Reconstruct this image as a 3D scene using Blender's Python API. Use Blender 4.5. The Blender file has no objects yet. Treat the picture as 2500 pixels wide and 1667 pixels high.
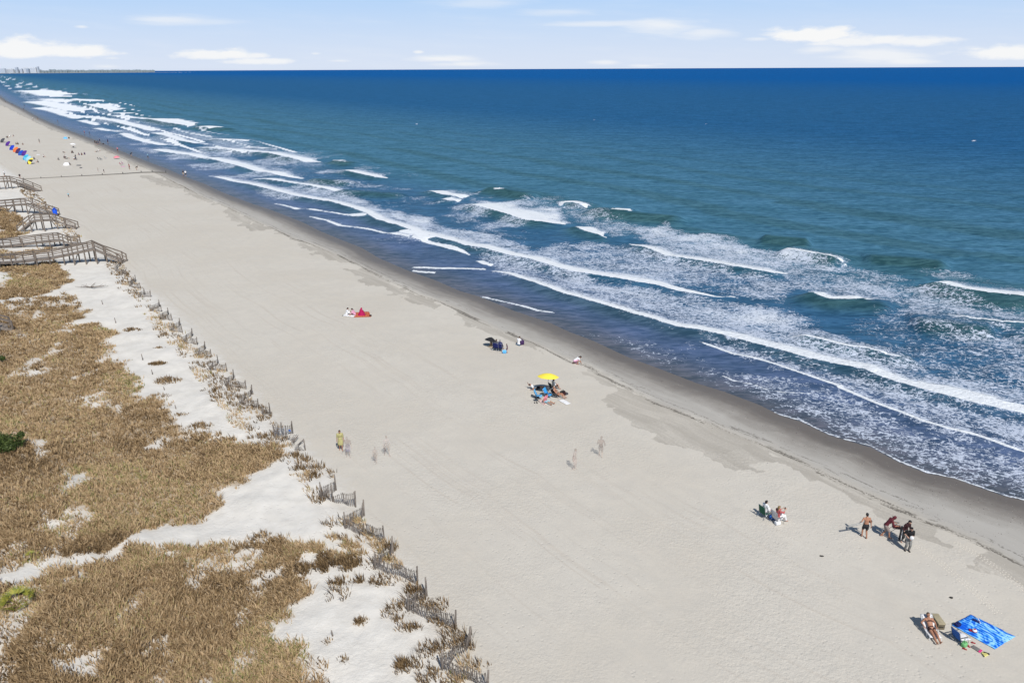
import bpy, bmesh, math, random
import numpy as np
from mathutils import Vector, Matrix
random.seed(7)
RNG = np.random.default_rng(11)
SC = bpy.context.scene
COL = SC.collection
rad = math.radians

# ------------------------------------------------------------------ camera
FPX, HC = 1800.0, 28.5                      # focal length in photo pixels (2500 wide), drone height in metres
PITCH, ROLL = math.atan((833.5 - 169.0) / FPX), -0.0046
_c, _s = math.cos(PITCH), math.sin(PITCH)
FW = np.array([0, _c, -_s]); _r = np.array([1.0, 0, 0]); _u = np.array([0, _s, _c])
RT = _r * math.cos(ROLL) + _u * math.sin(ROLL)
UP = _u * math.cos(ROLL) - _r * math.sin(ROLL)
cam_d = bpy.data.cameras.new('camera')
cam = bpy.data.objects.new('camera', cam_d); COL.objects.link(cam)
cam_d.sensor_width = 36.0; cam_d.lens = FPX / 2500 * 36.0
cam_d.clip_start = 0.5; cam_d.clip_end = 400000
cam.matrix_world = Matrix(((RT[0], UP[0], -FW[0], 0), (RT[1], UP[1], -FW[1], 0), (RT[2], UP[2], -FW[2], HC), (0, 0, 0, 1)))
SC.camera = cam

# ------------------------------------------------------------------ exposure, sun, sky
SC.view_settings.view_transform = 'Standard'; SC.view_settings.look = 'None'
SC.view_settings.exposure = 0.30; SC.view_settings.gamma = 1.0
SUN_EL, SUN_AZ = 50.0, 160.0                # azimuth clockwise from +Y: the sun stands behind the camera, to its right
sun_d = bpy.data.lights.new('sun', 'SUN'); sun_d.energy = 3.7; sun_d.angle = rad(0.53); sun_d.color = (1.0, 0.972, 0.935)
sun = bpy.data.objects.new('sun', sun_d); COL.objects.link(sun)
_sd = Vector((math.sin(rad(SUN_AZ)) * math.cos(rad(SUN_EL)), math.cos(rad(SUN_AZ)) * math.cos(rad(SUN_EL)), math.sin(rad(SUN_EL))))
sun.rotation_euler = _sd.to_track_quat('Z', 'Y').to_euler(); sun.location = (0, -40, 80)


class NT:
    """small wrapper round a node tree: makes nodes and links them"""
    def __init__(s, tree): s.t = tree; tree.nodes.clear()
    def n(s, typ, ins=None, out=0, **kw):
        nd = s.t.nodes.new(typ)
        for k, v in kw.items(): setattr(nd, k, v)
        for k, v in (ins or {}).items(): s.put(nd.inputs[k], v)
        return E(s, nd.outputs[out]) if nd.outputs else nd
    def put(s, sock, v):
        if isinstance(v, E): s.t.links.new(v.o, sock)
        else: sock.default_value = v
    def m(s, op, a, b=None, c=None, clamp=False):
        nd = s.t.nodes.new('ShaderNodeMath'); nd.operation = op; nd.use_clamp = clamp
        for i, v in enumerate((a, b, c)):
            if v is not None: s.put(nd.inputs[i], v)
        return E(s, nd.outputs[0])
    def attr(s, name): return s.n('ShaderNodeAttribute', out=2, attribute_name=name)
    def ss(s, x, a, b):
        nd = s.t.nodes.new('ShaderNodeMapRange'); nd.interpolation_type = 'SMOOTHSTEP'
        s.put(nd.inputs[0], x); s.put(nd.inputs[1], a); s.put(nd.inputs[2], b)
        return E(s, nd.outputs[0])
    def mix(s, f, a, b):
        nd = s.t.nodes.new('ShaderNodeMix'); nd.data_type = 'RGBA'
        s.put(nd.inputs[0], f)
        for i, v in ((6, a), (7, b)): s.put(nd.inputs[i], v if isinstance(v, E) or len(v) == 4 else (*v, 1))
        return E(s, nd.outputs[2])
    def noise(s, vec, scale, detail=3, rough=0.55, dist=0.0):
        return s.n('ShaderNodeTexNoise', {'Vector': vec, 'Scale': scale, 'Detail': detail, 'Roughness': rough, 'Distortion': dist})
    def mapv(s, vec, scale=(1, 1, 1), rot=(0, 0, 0), loc=(0, 0, 0)):
        return s.n('ShaderNodeMapping', {'Vector': vec, 'Scale': scale, 'Rotation': rot, 'Location': loc})
    def pos(s): return s.n('ShaderNodeNewGeometry')
    def bump(s, h, strength=0.5, dist=0.1):
        return s.n('ShaderNodeBump', {'Height': h, 'Strength': strength, 'Distance': dist})
class E:
    def __init__(s, nt, o): s.nt, s.o = nt, o
    def __add__(s, b): return s.nt.m('ADD', s, b)
    __radd__ = __add__
    def __sub__(s, b): return s.nt.m('SUBTRACT', s, b)
    def __rsub__(s, b): return s.nt.m('SUBTRACT', b, s)
    def __mul__(s, b): return s.nt.m('MULTIPLY', s, b)
    __rmul__ = __mul__
    def __truediv__(s, b): return s.nt.m('DIVIDE', s, b)
    def clamp(s): return s.nt.m('ADD', s, 0.0, clamp=True)


def px_dir(x, y):
    d = FW + (x - 1250) / FPX * RT + (833.5 - y) / FPX * UP
    return d / np.linalg.norm(d)


def build_world():
    w = bpy.data.worlds.new('World'); SC.world = w; w.use_nodes = True
    k = NT(w.node_tree)
    sky = k.n('ShaderNodeTexSky', sky_type='NISHITA', sun_disc=False, sun_elevation=rad(SUN_EL), sun_rotation=rad(SUN_AZ),
              altitude=0.0, air_density=0.9, dust_density=0.35, ozone_density=1.6)
    g = k.n('ShaderNodeTexCoord', out=0)
    sep = k.n('ShaderNodeSeparateXYZ', {0: g})
    x, y, z = (E(k, sep.o.node.outputs[i]) for i in range(3))
    az = k.m('ARCTAN2', x, y) * 57.29578
    el = k.m('ARCSINE', z) * 57.29578
    v = k.n('ShaderNodeCombineXYZ', {0: az * 0.32, 1: el, 2: 0.0})
    n1 = k.noise(v, 1.3, 8, 0.63) - 0.5
    n2 = k.noise(v, 0.55, 4, 0.55, 0.6) - 0.5
    vs = k.n('ShaderNodeCombineXYZ', {0: az * 0.10, 1: el * 1.0 + az * 0.05, 2: 4.0})
    n3 = k.noise(vs, 1.6, 4, 0.6) - 0.5
    # clouds stand at fixed bearings over the sea: bearing, height, half width, rise, drop (degrees), softness, weight
    def spot(px, py, hw, up, dn, soft, wt):
        d = px_dir(px, py)
        a = math.degrees(math.atan2(d[0], d[1])); e = math.degrees(math.asin(d[2]))
        q = FPX / 57.3
        ax = k.m('ABSOLUTE', az - a) / (hw / q * 0.93)
        dy = el - e
        ay = k.m('MAXIMUM', dy / (up / q), dy / (-dn / q))
        r = k.m('SQRT', ax * ax + ay * ay)
        return r, soft, wt
    total = None
    for (px, py, hw, up, dn, soft, wt, kind) in CLOUDS:
        r, soft, wt = spot(px, py, hw, up, dn, soft, wt)
        nn = n1 * 1.5 + n2 * 0.8 if kind == 'c' else n3 * 1.9 + n2 * 0.7
        m = k.ss(r + nn * (1.15 if kind == 'c' else 1.0), 1.03, 1.0 - min(1.0, soft * (1.2 if kind == 'c' else 1.35))) * (wt * 0.96)
        total = m if total is None else k.m('MAXIMUM', total, m)
    veil = k.ss(n3 + n2 * 0.5 + k.ss(el, 14.0, 2.0) * 0.15, 0.05, 0.7) * 0.16
    total = k.m('MAXIMUM', total, veil)
    lowfade = k.ss(el, -0.3, 0.2)
    haze = k.mix(k.ss(el, -1.0, 9.6), (8.2, 9.05, 10.65), (3.2, 6.7, 11.4))      # bright sea haze near the horizon
    sky = k.mix(k.ss(el, 25.0, 10.5) * 0.97, sky, haze)
    col = k.mix(total * lowfade, sky, (11.0, 11.0, 10.95))
    bg = k.n('ShaderNodeBackground', {'Color': col, 'Strength': 0.07})
    k.n('ShaderNodeOutputWorld', {'Surface': bg})
CLOUDS = [  # photo bearing x, y, half width, rise, drop (px), softness, weight, kind
    (60, 127, 130, 30, 14, 0.45, 0.95, 'c'), (170, 130, 120, 20, 10, 0.45, 0.95, 'c'), (225, 131, 30, 11, 7, 0.5, 0.9, 'c'), (60, 139, 60, 6, 6, 0.8, 0.6, 's'),
    (530, 136, 110, 14, 10, 0.5, 0.9, 'c'), (560, 134, 55, 17, 8, 0.5, 0.95, 'c'), (640, 150, 110, 9, 9, 0.6, 0.8, 'c'), (630, 137, 40, 9, 6, 0.6, 0.8, 'c'),
    (1075, 145, 110, 11, 9, 0.7, 0.75, 's'), (1130, 158, 110, 9, 7, 0.7, 0.7, 's'), (1022, 128, 16, 5, 4, 0.6, 0.7, 's'),
    (410, 48, 110, 13, 12, 1.0, 0.55, 's'), (500, 55, 130, 10, 8, 1.0, 0.3, 's'), (200, 66, 20, 5, 4, 0.8, 0.7, 's'), (275, 142, 35, 6, 5, 0.8, 0.5, 's'),
    (770, 132, 20, 5, 4, 0.8, 0.6, 's'), (830, 149, 45, 6, 5, 1.0, 0.5, 's'), (260, 163, 60, 9, 7, 1.0, 0.5, 's'),
    (1620, 63, 130, 20, 26, 0.9, 0.7, 's'), (1450, 60, 220, 8, 8, 1.0, 0.5, 's'), (1720, 82, 90, 16, 18, 1.0, 0.55, 's'), (1150, 10, 160, 14, 14, 1.0, 0.35, 's'), (1370, 30, 130, 12, 12, 1.0, 0.35, 's'),
    (1980, 88, 95, 26, 18, 0.45, 1.0, 'c'), (1975, 76, 45, 16, 16, 0.5, 1.0, 'c'), (1900, 83, 50, 10, 10, 0.7, 0.8, 's'), (2080, 104, 130, 16, 14, 0.6, 0.85, 'c'), (2150, 100, 60, 12, 10, 0.6, 0.9, 'c'),
    (2240, 104, 110, 12, 12, 0.6, 0.85, 'c'), (2150, 135, 130, 22, 26, 0.9, 0.7, 's'), (2000, 124, 70, 10, 9, 0.8, 0.6, 's'), (2210, 150, 80, 12, 12, 0.9, 0.7, 's'), (1850, 96, 40, 6, 6, 0.9, 0.5, 's'),
    (2460, 130, 130, 20, 16, 0.5, 0.95, 'c'), (2380, 120, 50, 9, 9, 0.7, 0.8, 'c'), (1480, 153, 45, 8, 7, 0.8, 0.6, 's'), (1570, 162, 50, 7, 6, 0.8, 0.6, 's'), (1610, 157, 30, 4, 4, 0.9, 0.4, 's')]
build_world()


# ------------------------------------------------------------------ numbers: photo point -> place on the ground
def vnoise(x, y, seed=0):
    x = np.asarray(x, float); y = np.asarray(y, float)
    xi = np.floor(x).astype(np.int64); yi = np.floor(y).astype(np.int64)
    fx = x - xi; fy = y - yi
    fx = fx * fx * (3 - 2 * fx); fy = fy * fy * (3 - 2 * fy)
    def h(a, b):
        n = (a * 374761393 + b * 668265263 + seed * 974634777) & 0x7fffffff
        n = ((n ^ (n >> 13)) * 1274126177) & 0x7fffffff
        return ((n ^ (n >> 16)) & 0xffff) / 65535.0
    return (h(xi, yi) * (1 - fx) + h(xi + 1, yi) * fx) * (1 - fy) + (h(xi, yi + 1) * (1 - fx) + h(xi + 1, yi + 1) * fx) * fy
def fbm(x, y, seed=0, oct=4):
    a, t, s = 0.5, 0.0, 0.0
    for i in range(oct):
        t = t + a * vnoise(x * 2 ** i, y * 2 ** i, seed + i * 17); s += a; a *= 0.5
    return t / s
def sst(x, a, b):
    t = np.clip((np.asarray(x, float) - a) / (b - a), 0, 1); return t * t * (3 - 2 * t)

def pline(P, L):
    """signed distance to a polyline (left of its heading positive) and arc length of the nearest point"""
    L = np.asarray(L, float); best = np.full(len(P), 1e18); sg = np.zeros(len(P)); u = np.zeros(len(P)); acc = 0.0
    for a, b in zip(L[:-1], L[1:]):
        d = b - a; ln = float(np.hypot(*d)); q = P - a
        t = np.clip((q @ d) / (ln * ln), 0, 1)
        e = q - t[:, None] * d
        dd = e[:, 0] ** 2 + e[:, 1] ** 2
        k = dd < best
        best = np.where(k, dd, best); sg = np.where(k, np.sign(d[0] * q[:, 1] - d[1] * q[:, 0]), sg); u = np.where(k, acc + t * ln, u)
        acc += ln
    return np.sqrt(best) * np.where(sg == 0, 1, sg), u, acc

def rays(p):
    p = np.asarray(p, float).reshape(-1, 2)
    return FW + ((p[:, 0] - 1250) / FPX)[:, None] * RT + ((833.5 - p[:, 1]) / FPX)[:, None] * UP
def un0(p, z=0.0):
    d = rays(p); t = (HC - np.asarray(z)) / -d[:, 2]
    return d[:, :2] * t[:, None]

WATER_PX = [(3600, 1650), (3000, 1430), (2700, 1310), (2500, 1222), (2448, 1211), (2380, 1187), (2329, 1168), (2261, 1156), (2193, 1129), (2125, 1093), (2023, 1063),
            (1952, 1029), (1904, 1015), (1853, 989), (1768, 957), (1700, 936), (1620, 905), (1531, 872), (1446, 832), (1387, 810), (1342, 789), (1298, 774),
            (1253, 759), (1208, 740), (1167, 724), (1119, 710), (1060, 684), (1000, 663), (959, 646), (921, 629), (883, 606), (832, 586), (781, 565), (742, 545),
            (707, 531), (658, 512), (615, 498), (577, 484), (533, 466), (500, 450), (472, 440), (434, 425), (408, 413), (370, 399), (319, 379), (268, 358),
            (230, 342), (184, 325), (143, 309), (102, 291), (59, 268), (15, 247), (0, 235)]
SHORE = np.vstack([un0(WATER_PX), [(-1010, 1500), (-2080, 3050), (-4450, 6500), (-6850, 10000), (-7100, 11200), (-6600, 12000), (-5700, 12700),
                                   (-5750, 13600), (-9000, 14200), (-60000, 16000)]])
DUNE_PX = [(1500, 2150), (1300, 1850), (1165, 1640), (1060, 1470), (960, 1330), (880, 1235), (810, 1140), (740, 1075), (700, 1035), (640, 975), (590, 915), (540, 865), (480, 800), (420, 745), (370, 705),
           (330, 670), (295, 645), (245, 605), (195, 570), (150, 520), (118, 490), (90, 465), (40, 425), (-40, 380), (-150, 320)]
def beach_z(s):
    return np.where(s > 0, 1.35 * (1 - np.exp(-np.maximum(s, 0) / 17.0)), np.maximum(s * 0.045, -3.5))
def _fix(p, hf):
    z = np.zeros(len(np.asarray(p, float).reshape(-1, 2)))
    for _ in range(9): q = un0(p, z); z = hf(q)
    return q, z
DUNE, _ = _fix(DUNE_PX, lambda q: beach_z(pline(q, SHORE)[0]))
DUNE = np.vstack([DUNE, [(-420, 560), (-1300, 1500), (-5000, 6500), (-60000, 15000)]])
def ground_z(q, full=False):
    q = np.asarray(q, float).reshape(-1, 2)
    s, u, _ = pline(q, SHORE); d, _, _ = pline(q, DUNE)
    z = beach_z(s)
    near = q[:, 1] < 1500
    b = fbm(q[:, 0] / 5.0, q[:, 1] / 5.0, 3, 3) - 0.5
    b2 = fbm(q[:, 0] / 1.6, q[:, 1] / 1.6, 5, 3) - 0.5
    dz = 0.35 * sst(d, -0.5, 3.0) + 0.5 * b * sst(d, 0.0, 4.0) + 0.22 * b2 * sst(d, -0.5, 2.0) + 1.25 * sst(d, 8.0, 19.0) + 0.8 * b * sst(d, 8, 16)
    z = z + np.where(near, dz, 2.0 * sst(d, 0, 30))
    z = z + 0.05 * (fbm(q[:, 0] / 2.5, q[:, 1] / 2.5, 9, 3) - 0.5) * sst(s, 8, 16) * near
    return (z, s, d, u) if full else z
def G(p):
    """photo points -> (n,3) points on the ground"""
    q, z = _fix(p, ground_z); return np.column_stack([q, z])
def G1(x, y): return Vector(G([(x, y)])[0])
def proj(P):
    q = np.asarray(P, float) - np.array([0, 0, HC]); w = q @ FW
    return 1250 + FPX * (q @ RT) / w, 833.5 - FPX * (q @ UP) / w
def lift(p, ypx):
    """height z over the ground place p at which the vertical meets photo row ypx"""
    lo, hi = -5.0, 27.0
    for _ in range(40):
        m = (lo + hi) / 2
        if proj((p[0], p[1], m))[1] > ypx: lo = m
        else: hi = m
    return lo

# ------------------------------------------------------------------ mesh and tagging helpers
def tag(o, label=None, cat=None, group=None, kind=None):
    if label: o['label'] = label
    if cat: o['category'] = cat
    if group: o['group'] = group
    if kind: o['kind'] = kind
    return o
def link(o, parent=None):
    COL.objects.link(o)
    if parent is not None: o.parent = parent
    return o
def empty(name, loc, rz=0.0, label=None, cat=None, group=None, scale=1.0):
    o = bpy.data.objects.new(name, None); COL.objects.link(o)
    o.empty_display_size = 0.2
    o.location = loc; o.rotation_euler = (0, 0, rz); o.scale = (scale,) * 3
    return tag(o, label, cat, group)
def np_mesh(name, V, F, mat=None, attrs=None, smooth=False):
    """V (n,3); F list of (m,k) index arrays"""
    me = bpy.data.meshes.new(name); V = np.asarray(V, np.float32)
    F = [np.asarray(f, np.int32) for f in F if len(f)]
    me.vertices.add(len(V)); me.vertices.foreach_set('co', V.ravel())
    nl = sum(f.size for f in F); npoly = sum(len(f) for f in F)
    me.loops.add(nl); me.polygons.add(npoly)
    me.loops.foreach_set('vertex_index', np.concatenate([f.ravel() for f in F]))
    tot = np.concatenate([np.full(len(f), f.shape[1], np.int32) for f in F])
    me.polygons.foreach_set('loop_start', np.concatenate([[0], np.cumsum(tot)[:-1]]).astype(np.int32))
    me.polygons.foreach_set('use_smooth', np.full(npoly, smooth))
    for k, a in (attrs or {}).items():
        at = me.attributes.new(k, 'FLOAT', 'POINT'); at.data.foreach_set('value', np.asarray(a, np.float32))
    me.update(calc_edges=True); me.validate()
    if mat: me.materials.append(mat)
    return me
def put(name, me, parent=None): return link(bpy.data.objects.new(name, me), parent)


def MAT(name, col, rough=0.8, spec=0.3, var=0.12, vscale=8.0, metal=0.0, alpha=1.0, bump=0.0, bscale=40.0, sss=0.0):
    m = bpy.data.materials.new(name); m.use_nodes = True; k = NT(m.node_tree)
    tc = k.n('ShaderNodeTexCoord', out=3)
    n = k.noise(tc, vscale, 4, 0.6)
    c = k.mix(k.ss(n, 0.3, 0.7), tuple(v * (1 - var) for v in col), tuple(min(1, v * (1 + var)) for v in col))
    ins = {'Base Color': c, 'Roughness': rough, 'Specular IOR Level': spec, 'Metallic': metal, 'Alpha': alpha}
    if bump: ins['Normal'] = k.bump(k.noise(tc, bscale, 3), bump, 0.02)
    b = k.n('ShaderNodeBsdfPrincipled', ins)
    k.n('ShaderNodeOutputMaterial', {'Surface': b})
    return m

# ------------------------------------------------------------------ the sand: one sheet from the beach to the horizon
def Z(ox, oy, sc, *pts): return [(ox + a / sc, oy + b / sc) for a, b in pts]
WRACK_PX = ([(2700, 1490), (2500, 1392), (2380, 1319), (2278, 1279), (2176, 1231), (2084, 1190), (2006, 1153), (1904, 1102), (1785, 1057), (1700, 1022), (1600, 985), (1500, 930),
             (1429, 891), (1391, 882), (1375, 873), (1352, 863), (1336, 854), (1308, 841), (1270, 827), (1247, 816), (1216, 808), (1193, 795), (1134, 767), (1104, 750), (1060, 732),
             (1012, 715), (959, 690), (908, 665), (857, 639), (806, 616), (768, 598), (717, 583), (679, 565), (602, 530), (551, 504), (500, 484), (440, 452), (400, 432), (345, 405),
             (300, 387), (250, 362), (200, 345), (150, 325), (100, 305), (50, 280), (0, 255)])
DAMP_PX = [[(1500, 985), (1530, 1030), (1600, 1060), (1690, 1090), (1740, 1110), (1770, 1140), (1840, 1147), (1880, 1130), (1960, 1145), (2000, 1165), (2030, 1160), (1900, 1098), (1785, 1053), (1700, 1018), (1600, 975), (1540, 955), (1500, 950)],
           [(2040, 1175), (2090, 1200), (2160, 1250), (2230, 1290), (2290, 1330), (2340, 1345), (2280, 1285), (2176, 1235), (2084, 1190)],
           [(2400, 1370), (2430, 1400), (2500, 1450), (2640, 1530), (2640, 1460), (2500, 1390), (2440, 1355)],
           [(1410, 905), (1450, 930), (1500, 960), (1500, 930), (1440, 890)],
           [(850, 655), (880, 675), (870, 690), (930, 700), (960, 715), (1010, 740), (1060, 755), (1090, 745), (1040, 725), (960, 690), (900, 655)],
           [(730, 600), (780, 622), (820, 640), (850, 645), (790, 610), (740, 592)], [(600, 545), (600, 565), (650, 560), (690, 572), (720, 588), (690, 565), (640, 545)],
           [(552, 520), (570, 540), (610, 545), (600, 528), (560, 510)], [(380, 450), (395, 453), (440, 460), (450, 472), (520, 500), (540, 505), (500, 482), (430, 448), (370, 428), (340, 430)],
           [(1100, 760), (1150, 785), (1220, 815), (1300, 850), (1330, 870), (1310, 845), (1220, 810), (1130, 765)]]
def poly_sd(P, poly):
    """signed distance to a closed outline, inside positive"""
    poly = np.asarray(poly, float); L = np.vstack([poly, poly[:1]])
    out = np.full(len(P), -1e9)
    lo = poly.min(0) - 8; hi = poly.max(0) + 8
    k = np.where((P[:, 0] > lo[0]) & (P[:, 0] < hi[0]) & (P[:, 1] > lo[1]) & (P[:, 1] < hi[1]))[0]
    if not len(k): return out
    Q = P[k]; d = np.abs(pline(Q, L)[0]); ins = np.zeros(len(Q), bool)
    for a, b in zip(L[:-1], L[1:]):
        c = (a[1] > Q[:, 1]) != (b[1] > Q[:, 1])
        with np.errstate(divide='ignore', invalid='ignore'):
            xx = (b[0] - a[0]) * (Q[:, 1] - a[1]) / (b[1] - a[1]) + a[0]
        ins ^= c & (Q[:, 0] < xx)
    out[k] = np.where(ins, d, -d)
    return out

def polar_sheet(step_a, step_d, dmax, rmax, keep_fn):
    a = np.concatenate([np.arange(-85, -42, 1.0), np.arange(-42, 42, step_a), np.arange(42, 86, 1.0)])
    dep = np.arange(dmax, 0.35, -step_d)
    r = np.concatenate([HC / np.tan(np.radians(dep)), np.geomspace(HC / math.tan(rad(0.345)), rmax, 60)])
    A, Rr = np.meshgrid(np.radians(a), r)
    P = np.column_stack([(np.sin(A) * Rr).ravel(), (np.cos(A) * Rr).ravel()])
    na, nr = len(a), len(r)
    i = np.arange(nr - 1)[:, None] * na + np.arange(na - 1)[None]
    F = np.stack([i, i + 1, i + na + 1, i + na], -1).reshape(-1, 4)
    kv = keep_fn(P)
    F = F[kv[F].any(1)]
    used = np.unique(F); mp = np.full(len(P), -1); mp[used] = np.arange(len(used))
    return P[used], mp[F]

# grass outlines traced on the photo (x extended to the left so the dune also stands outside the frame)
GRASS_PX = [
    [(-260, 665), (0, 650), (60, 648), (128, 640), (150, 655), (170, 670), (165, 690), (150, 705), (95, 718), (60, 726), (0, 731), (-260, 745)],
    [(-260, 760), (0, 744), (90, 728), (165, 718), (185, 735), (210, 765), (200, 778), (160, 790), (250, 788), (270, 800), (285, 815), (262, 830), (280, 850), (260, 875), (300, 885), (305, 900),
     (340, 925), (355, 945), (310, 960), (340, 972), (380, 970), (400, 980), (415, 1010), (440, 1045), (450, 1050), (520, 1075), (550, 1090), (560, 1120), (590, 1150), (600, 1172), (588, 1185),
     (545, 1200), (540, 1240), (500, 1270), (430, 1275), (380, 1288), (300, 1318), (200, 1352), (100, 1375), (0, 1388), (-300, 1430)],
    [(-300, 1475), (0, 1420), (60, 1400), (110, 1388), (200, 1375), (340, 1340), (420, 1330), (480, 1330), (560, 1325), (640, 1318), (700, 1312), (735, 1325), (725, 1350), (735, 1385), (725, 1415),
     (740, 1460), (700, 1500), (690, 1540), (760, 1560), (780, 1600), (800, 1640), (850, 1700), (900, 1800), (-500, 2000)],
    [(-260, 530), (0, 520), (40, 518), (60, 540), (45, 560), (40, 575), (0, 580), (-260, 590)], [(-260, 600), (0, 578), (75, 565), (60, 575), (0, 583)],
    [(-260, 640), (0, 612), (110, 603), (145, 606), (110, 618), (60, 625), (0, 632), (-260, 650)],
    [(-260, 500), (0, 506), (20, 515), (0, 522), (-260, 530)],
    [(540, 1075), (600, 1085), (680, 1090), (690, 1120), (640, 1150), (600, 1165), (560, 1120)]]
HOLE_PX = [[(-80, 1396), (60, 1384), (200, 1350), (330, 1308), (430, 1288), (540, 1262), (640, 1230), (660, 1300), (560, 1308), (480, 1318), (340, 1352), (200, 1388), (60, 1424), (-80, 1450)], [(0, 663), (26, 665), (28, 680), (10, 700), (-40, 700), (-60, 670)], [(155, 787), (235, 775), (232, 792), (160, 796)], [(40, 915), (60, 908), (130, 900), (125, 908), (70, 918), (45, 922)],
           [(355, 1085), (405, 1063), (408, 1070), (385, 1095), (360, 1098)], [(668, 1515), (700, 1508), (735, 1530), (720, 1555), (690, 1565), (672, 1545)], [(80, 1075), (120, 1068), (130, 1100), (95, 1112)],
           [(150, 1610), (215, 1590), (235, 1605), (240, 1640), (200, 1650)], [(390, 1350), (450, 1345), (440, 1375), (410, 1365)], [(155, 1395), (190, 1390), (205, 1425), (165, 1432)], [(560, 1350), (610, 1340), (640, 1365), (590, 1385)],
           [(640, 1395), (690, 1385), (700, 1410), (650, 1420)], [(150, 1160), (230, 1145), (220, 1170), (170, 1190)], [(80, 1250), (130, 1255), (150, 1275), (110, 1280)], [(210, 960), (240, 957), (235, 985), (212, 990)], [(140, 1565), (160, 1560), (170, 1580), (148, 1590)]]
SPARSE_PX = [[(255, 640), (300, 640), (360, 730), (430, 800), (520, 870), (580, 930), (650, 1000), (700, 1050), (740, 1110), (800, 1150), (760, 1180), (700, 1150), (650, 1120), (600, 1060), (560, 1010), (510, 950), (470, 905), (430, 860), (370, 790), (330, 730), (290, 690)],
             [(48, 455), (80, 458), (110, 490), (140, 515), (170, 550), (200, 580), (205, 592), (170, 590), (150, 560), (110, 515), (75, 490), (50, 470)],
             [(700, 1330), (790, 1280), (850, 1300), (900, 1370), (830, 1400), (760, 1400), (720, 1360)]]
GRASS_W = [G(p)[:, :2] for p in GRASS_PX]; HOLE_W = [G(p)[:, :2] for p in HOLE_PX]; SPARSE_W = [G(p)[:, :2] for p in SPARSE_PX]
def grass_cover(P):
    g = np.zeros(len(P))
    jig = P + np.column_stack([fbm(P[:, 0] / 1.4, P[:, 1] / 1.4, 21, 3) - .5, fbm(P[:, 0] / 1.4, P[:, 1] / 1.4, 22, 3) - .5]) * 2.2
    for w in GRASS_W: g = np.maximum(g, sst(poly_sd(jig, w), -0.3, 0.35))
    for w in HOLE_W: g = g * (1 - 0.93 * sst(poly_sd(jig, w), -0.5, 0.3))
    n = fbm(P[:, 0] / 1.1, P[:, 1] / 2.6, 31, 3); n2 = fbm(P[:, 0] / 7, P[:, 1] / 7, 33, 2)
    gap = sst(n + 0.75 * (n2 - 0.5), 0.585, 0.69)
    return g * (1 - 0.72 * gap)

def build_sand():
    def keep(P): return pline(P, SHORE)[0] > -160
    P, F = polar_sheet(0.1, 0.1, 70, 160000, keep)
    z, s, d, u = ground_z(P, True)
    fine = (P[:, 1] < 140) & (np.abs(P[:, 0]) < 130)
    damp = np.zeros(len(P)); wr, _, _ = pline(P, un0(WRACK_PX, 0.45)) if False else pline(P, _fix(WRACK_PX, lambda q: beach_z(pline(q, SHORE)[0]))[0])
    jig = P + np.column_stack([fbm(P[:, 0] / 1.8, P[:, 1] / 1.8, 41, 4) - .5, fbm(P[:, 0] / 1.8, P[:, 1] / 1.8, 42, 4) - .5]) * 4.0
    for w in DAMP_PX:
        ww = _fix(w, lambda q: beach_z(pline(q, SHORE)[0]))[0]
        damp = np.maximum(damp, sst(poly_sd(jig, ww), -0.25, 0.25))
    band = 1.8 * (fbm(u / 9.0, wr * 0 + 3.3, 44, 4) - 0.42) * 4.0          # ragged landward edge of the last tide
    damp = np.maximum(damp, 0.75 * sst(band - wr, -0.3, 0.4) * sst(wr, -2.5, 0.2))
    cover = np.zeros(len(P)); k = np.where((d > -2) & (P[:, 1] < 400))[0]
    cover[k] = grass_cover(P[k])
    me = np_mesh('sand', np.column_stack([P, z]), [F], attrs={'shore': s, 'dune': d, 'tide': wr, 'damp': damp, 'cover': cover, 'along': u}, smooth=True)
    me.materials.append(sand_material())
    return tag(put('sand', me), kind='structure')

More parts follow.
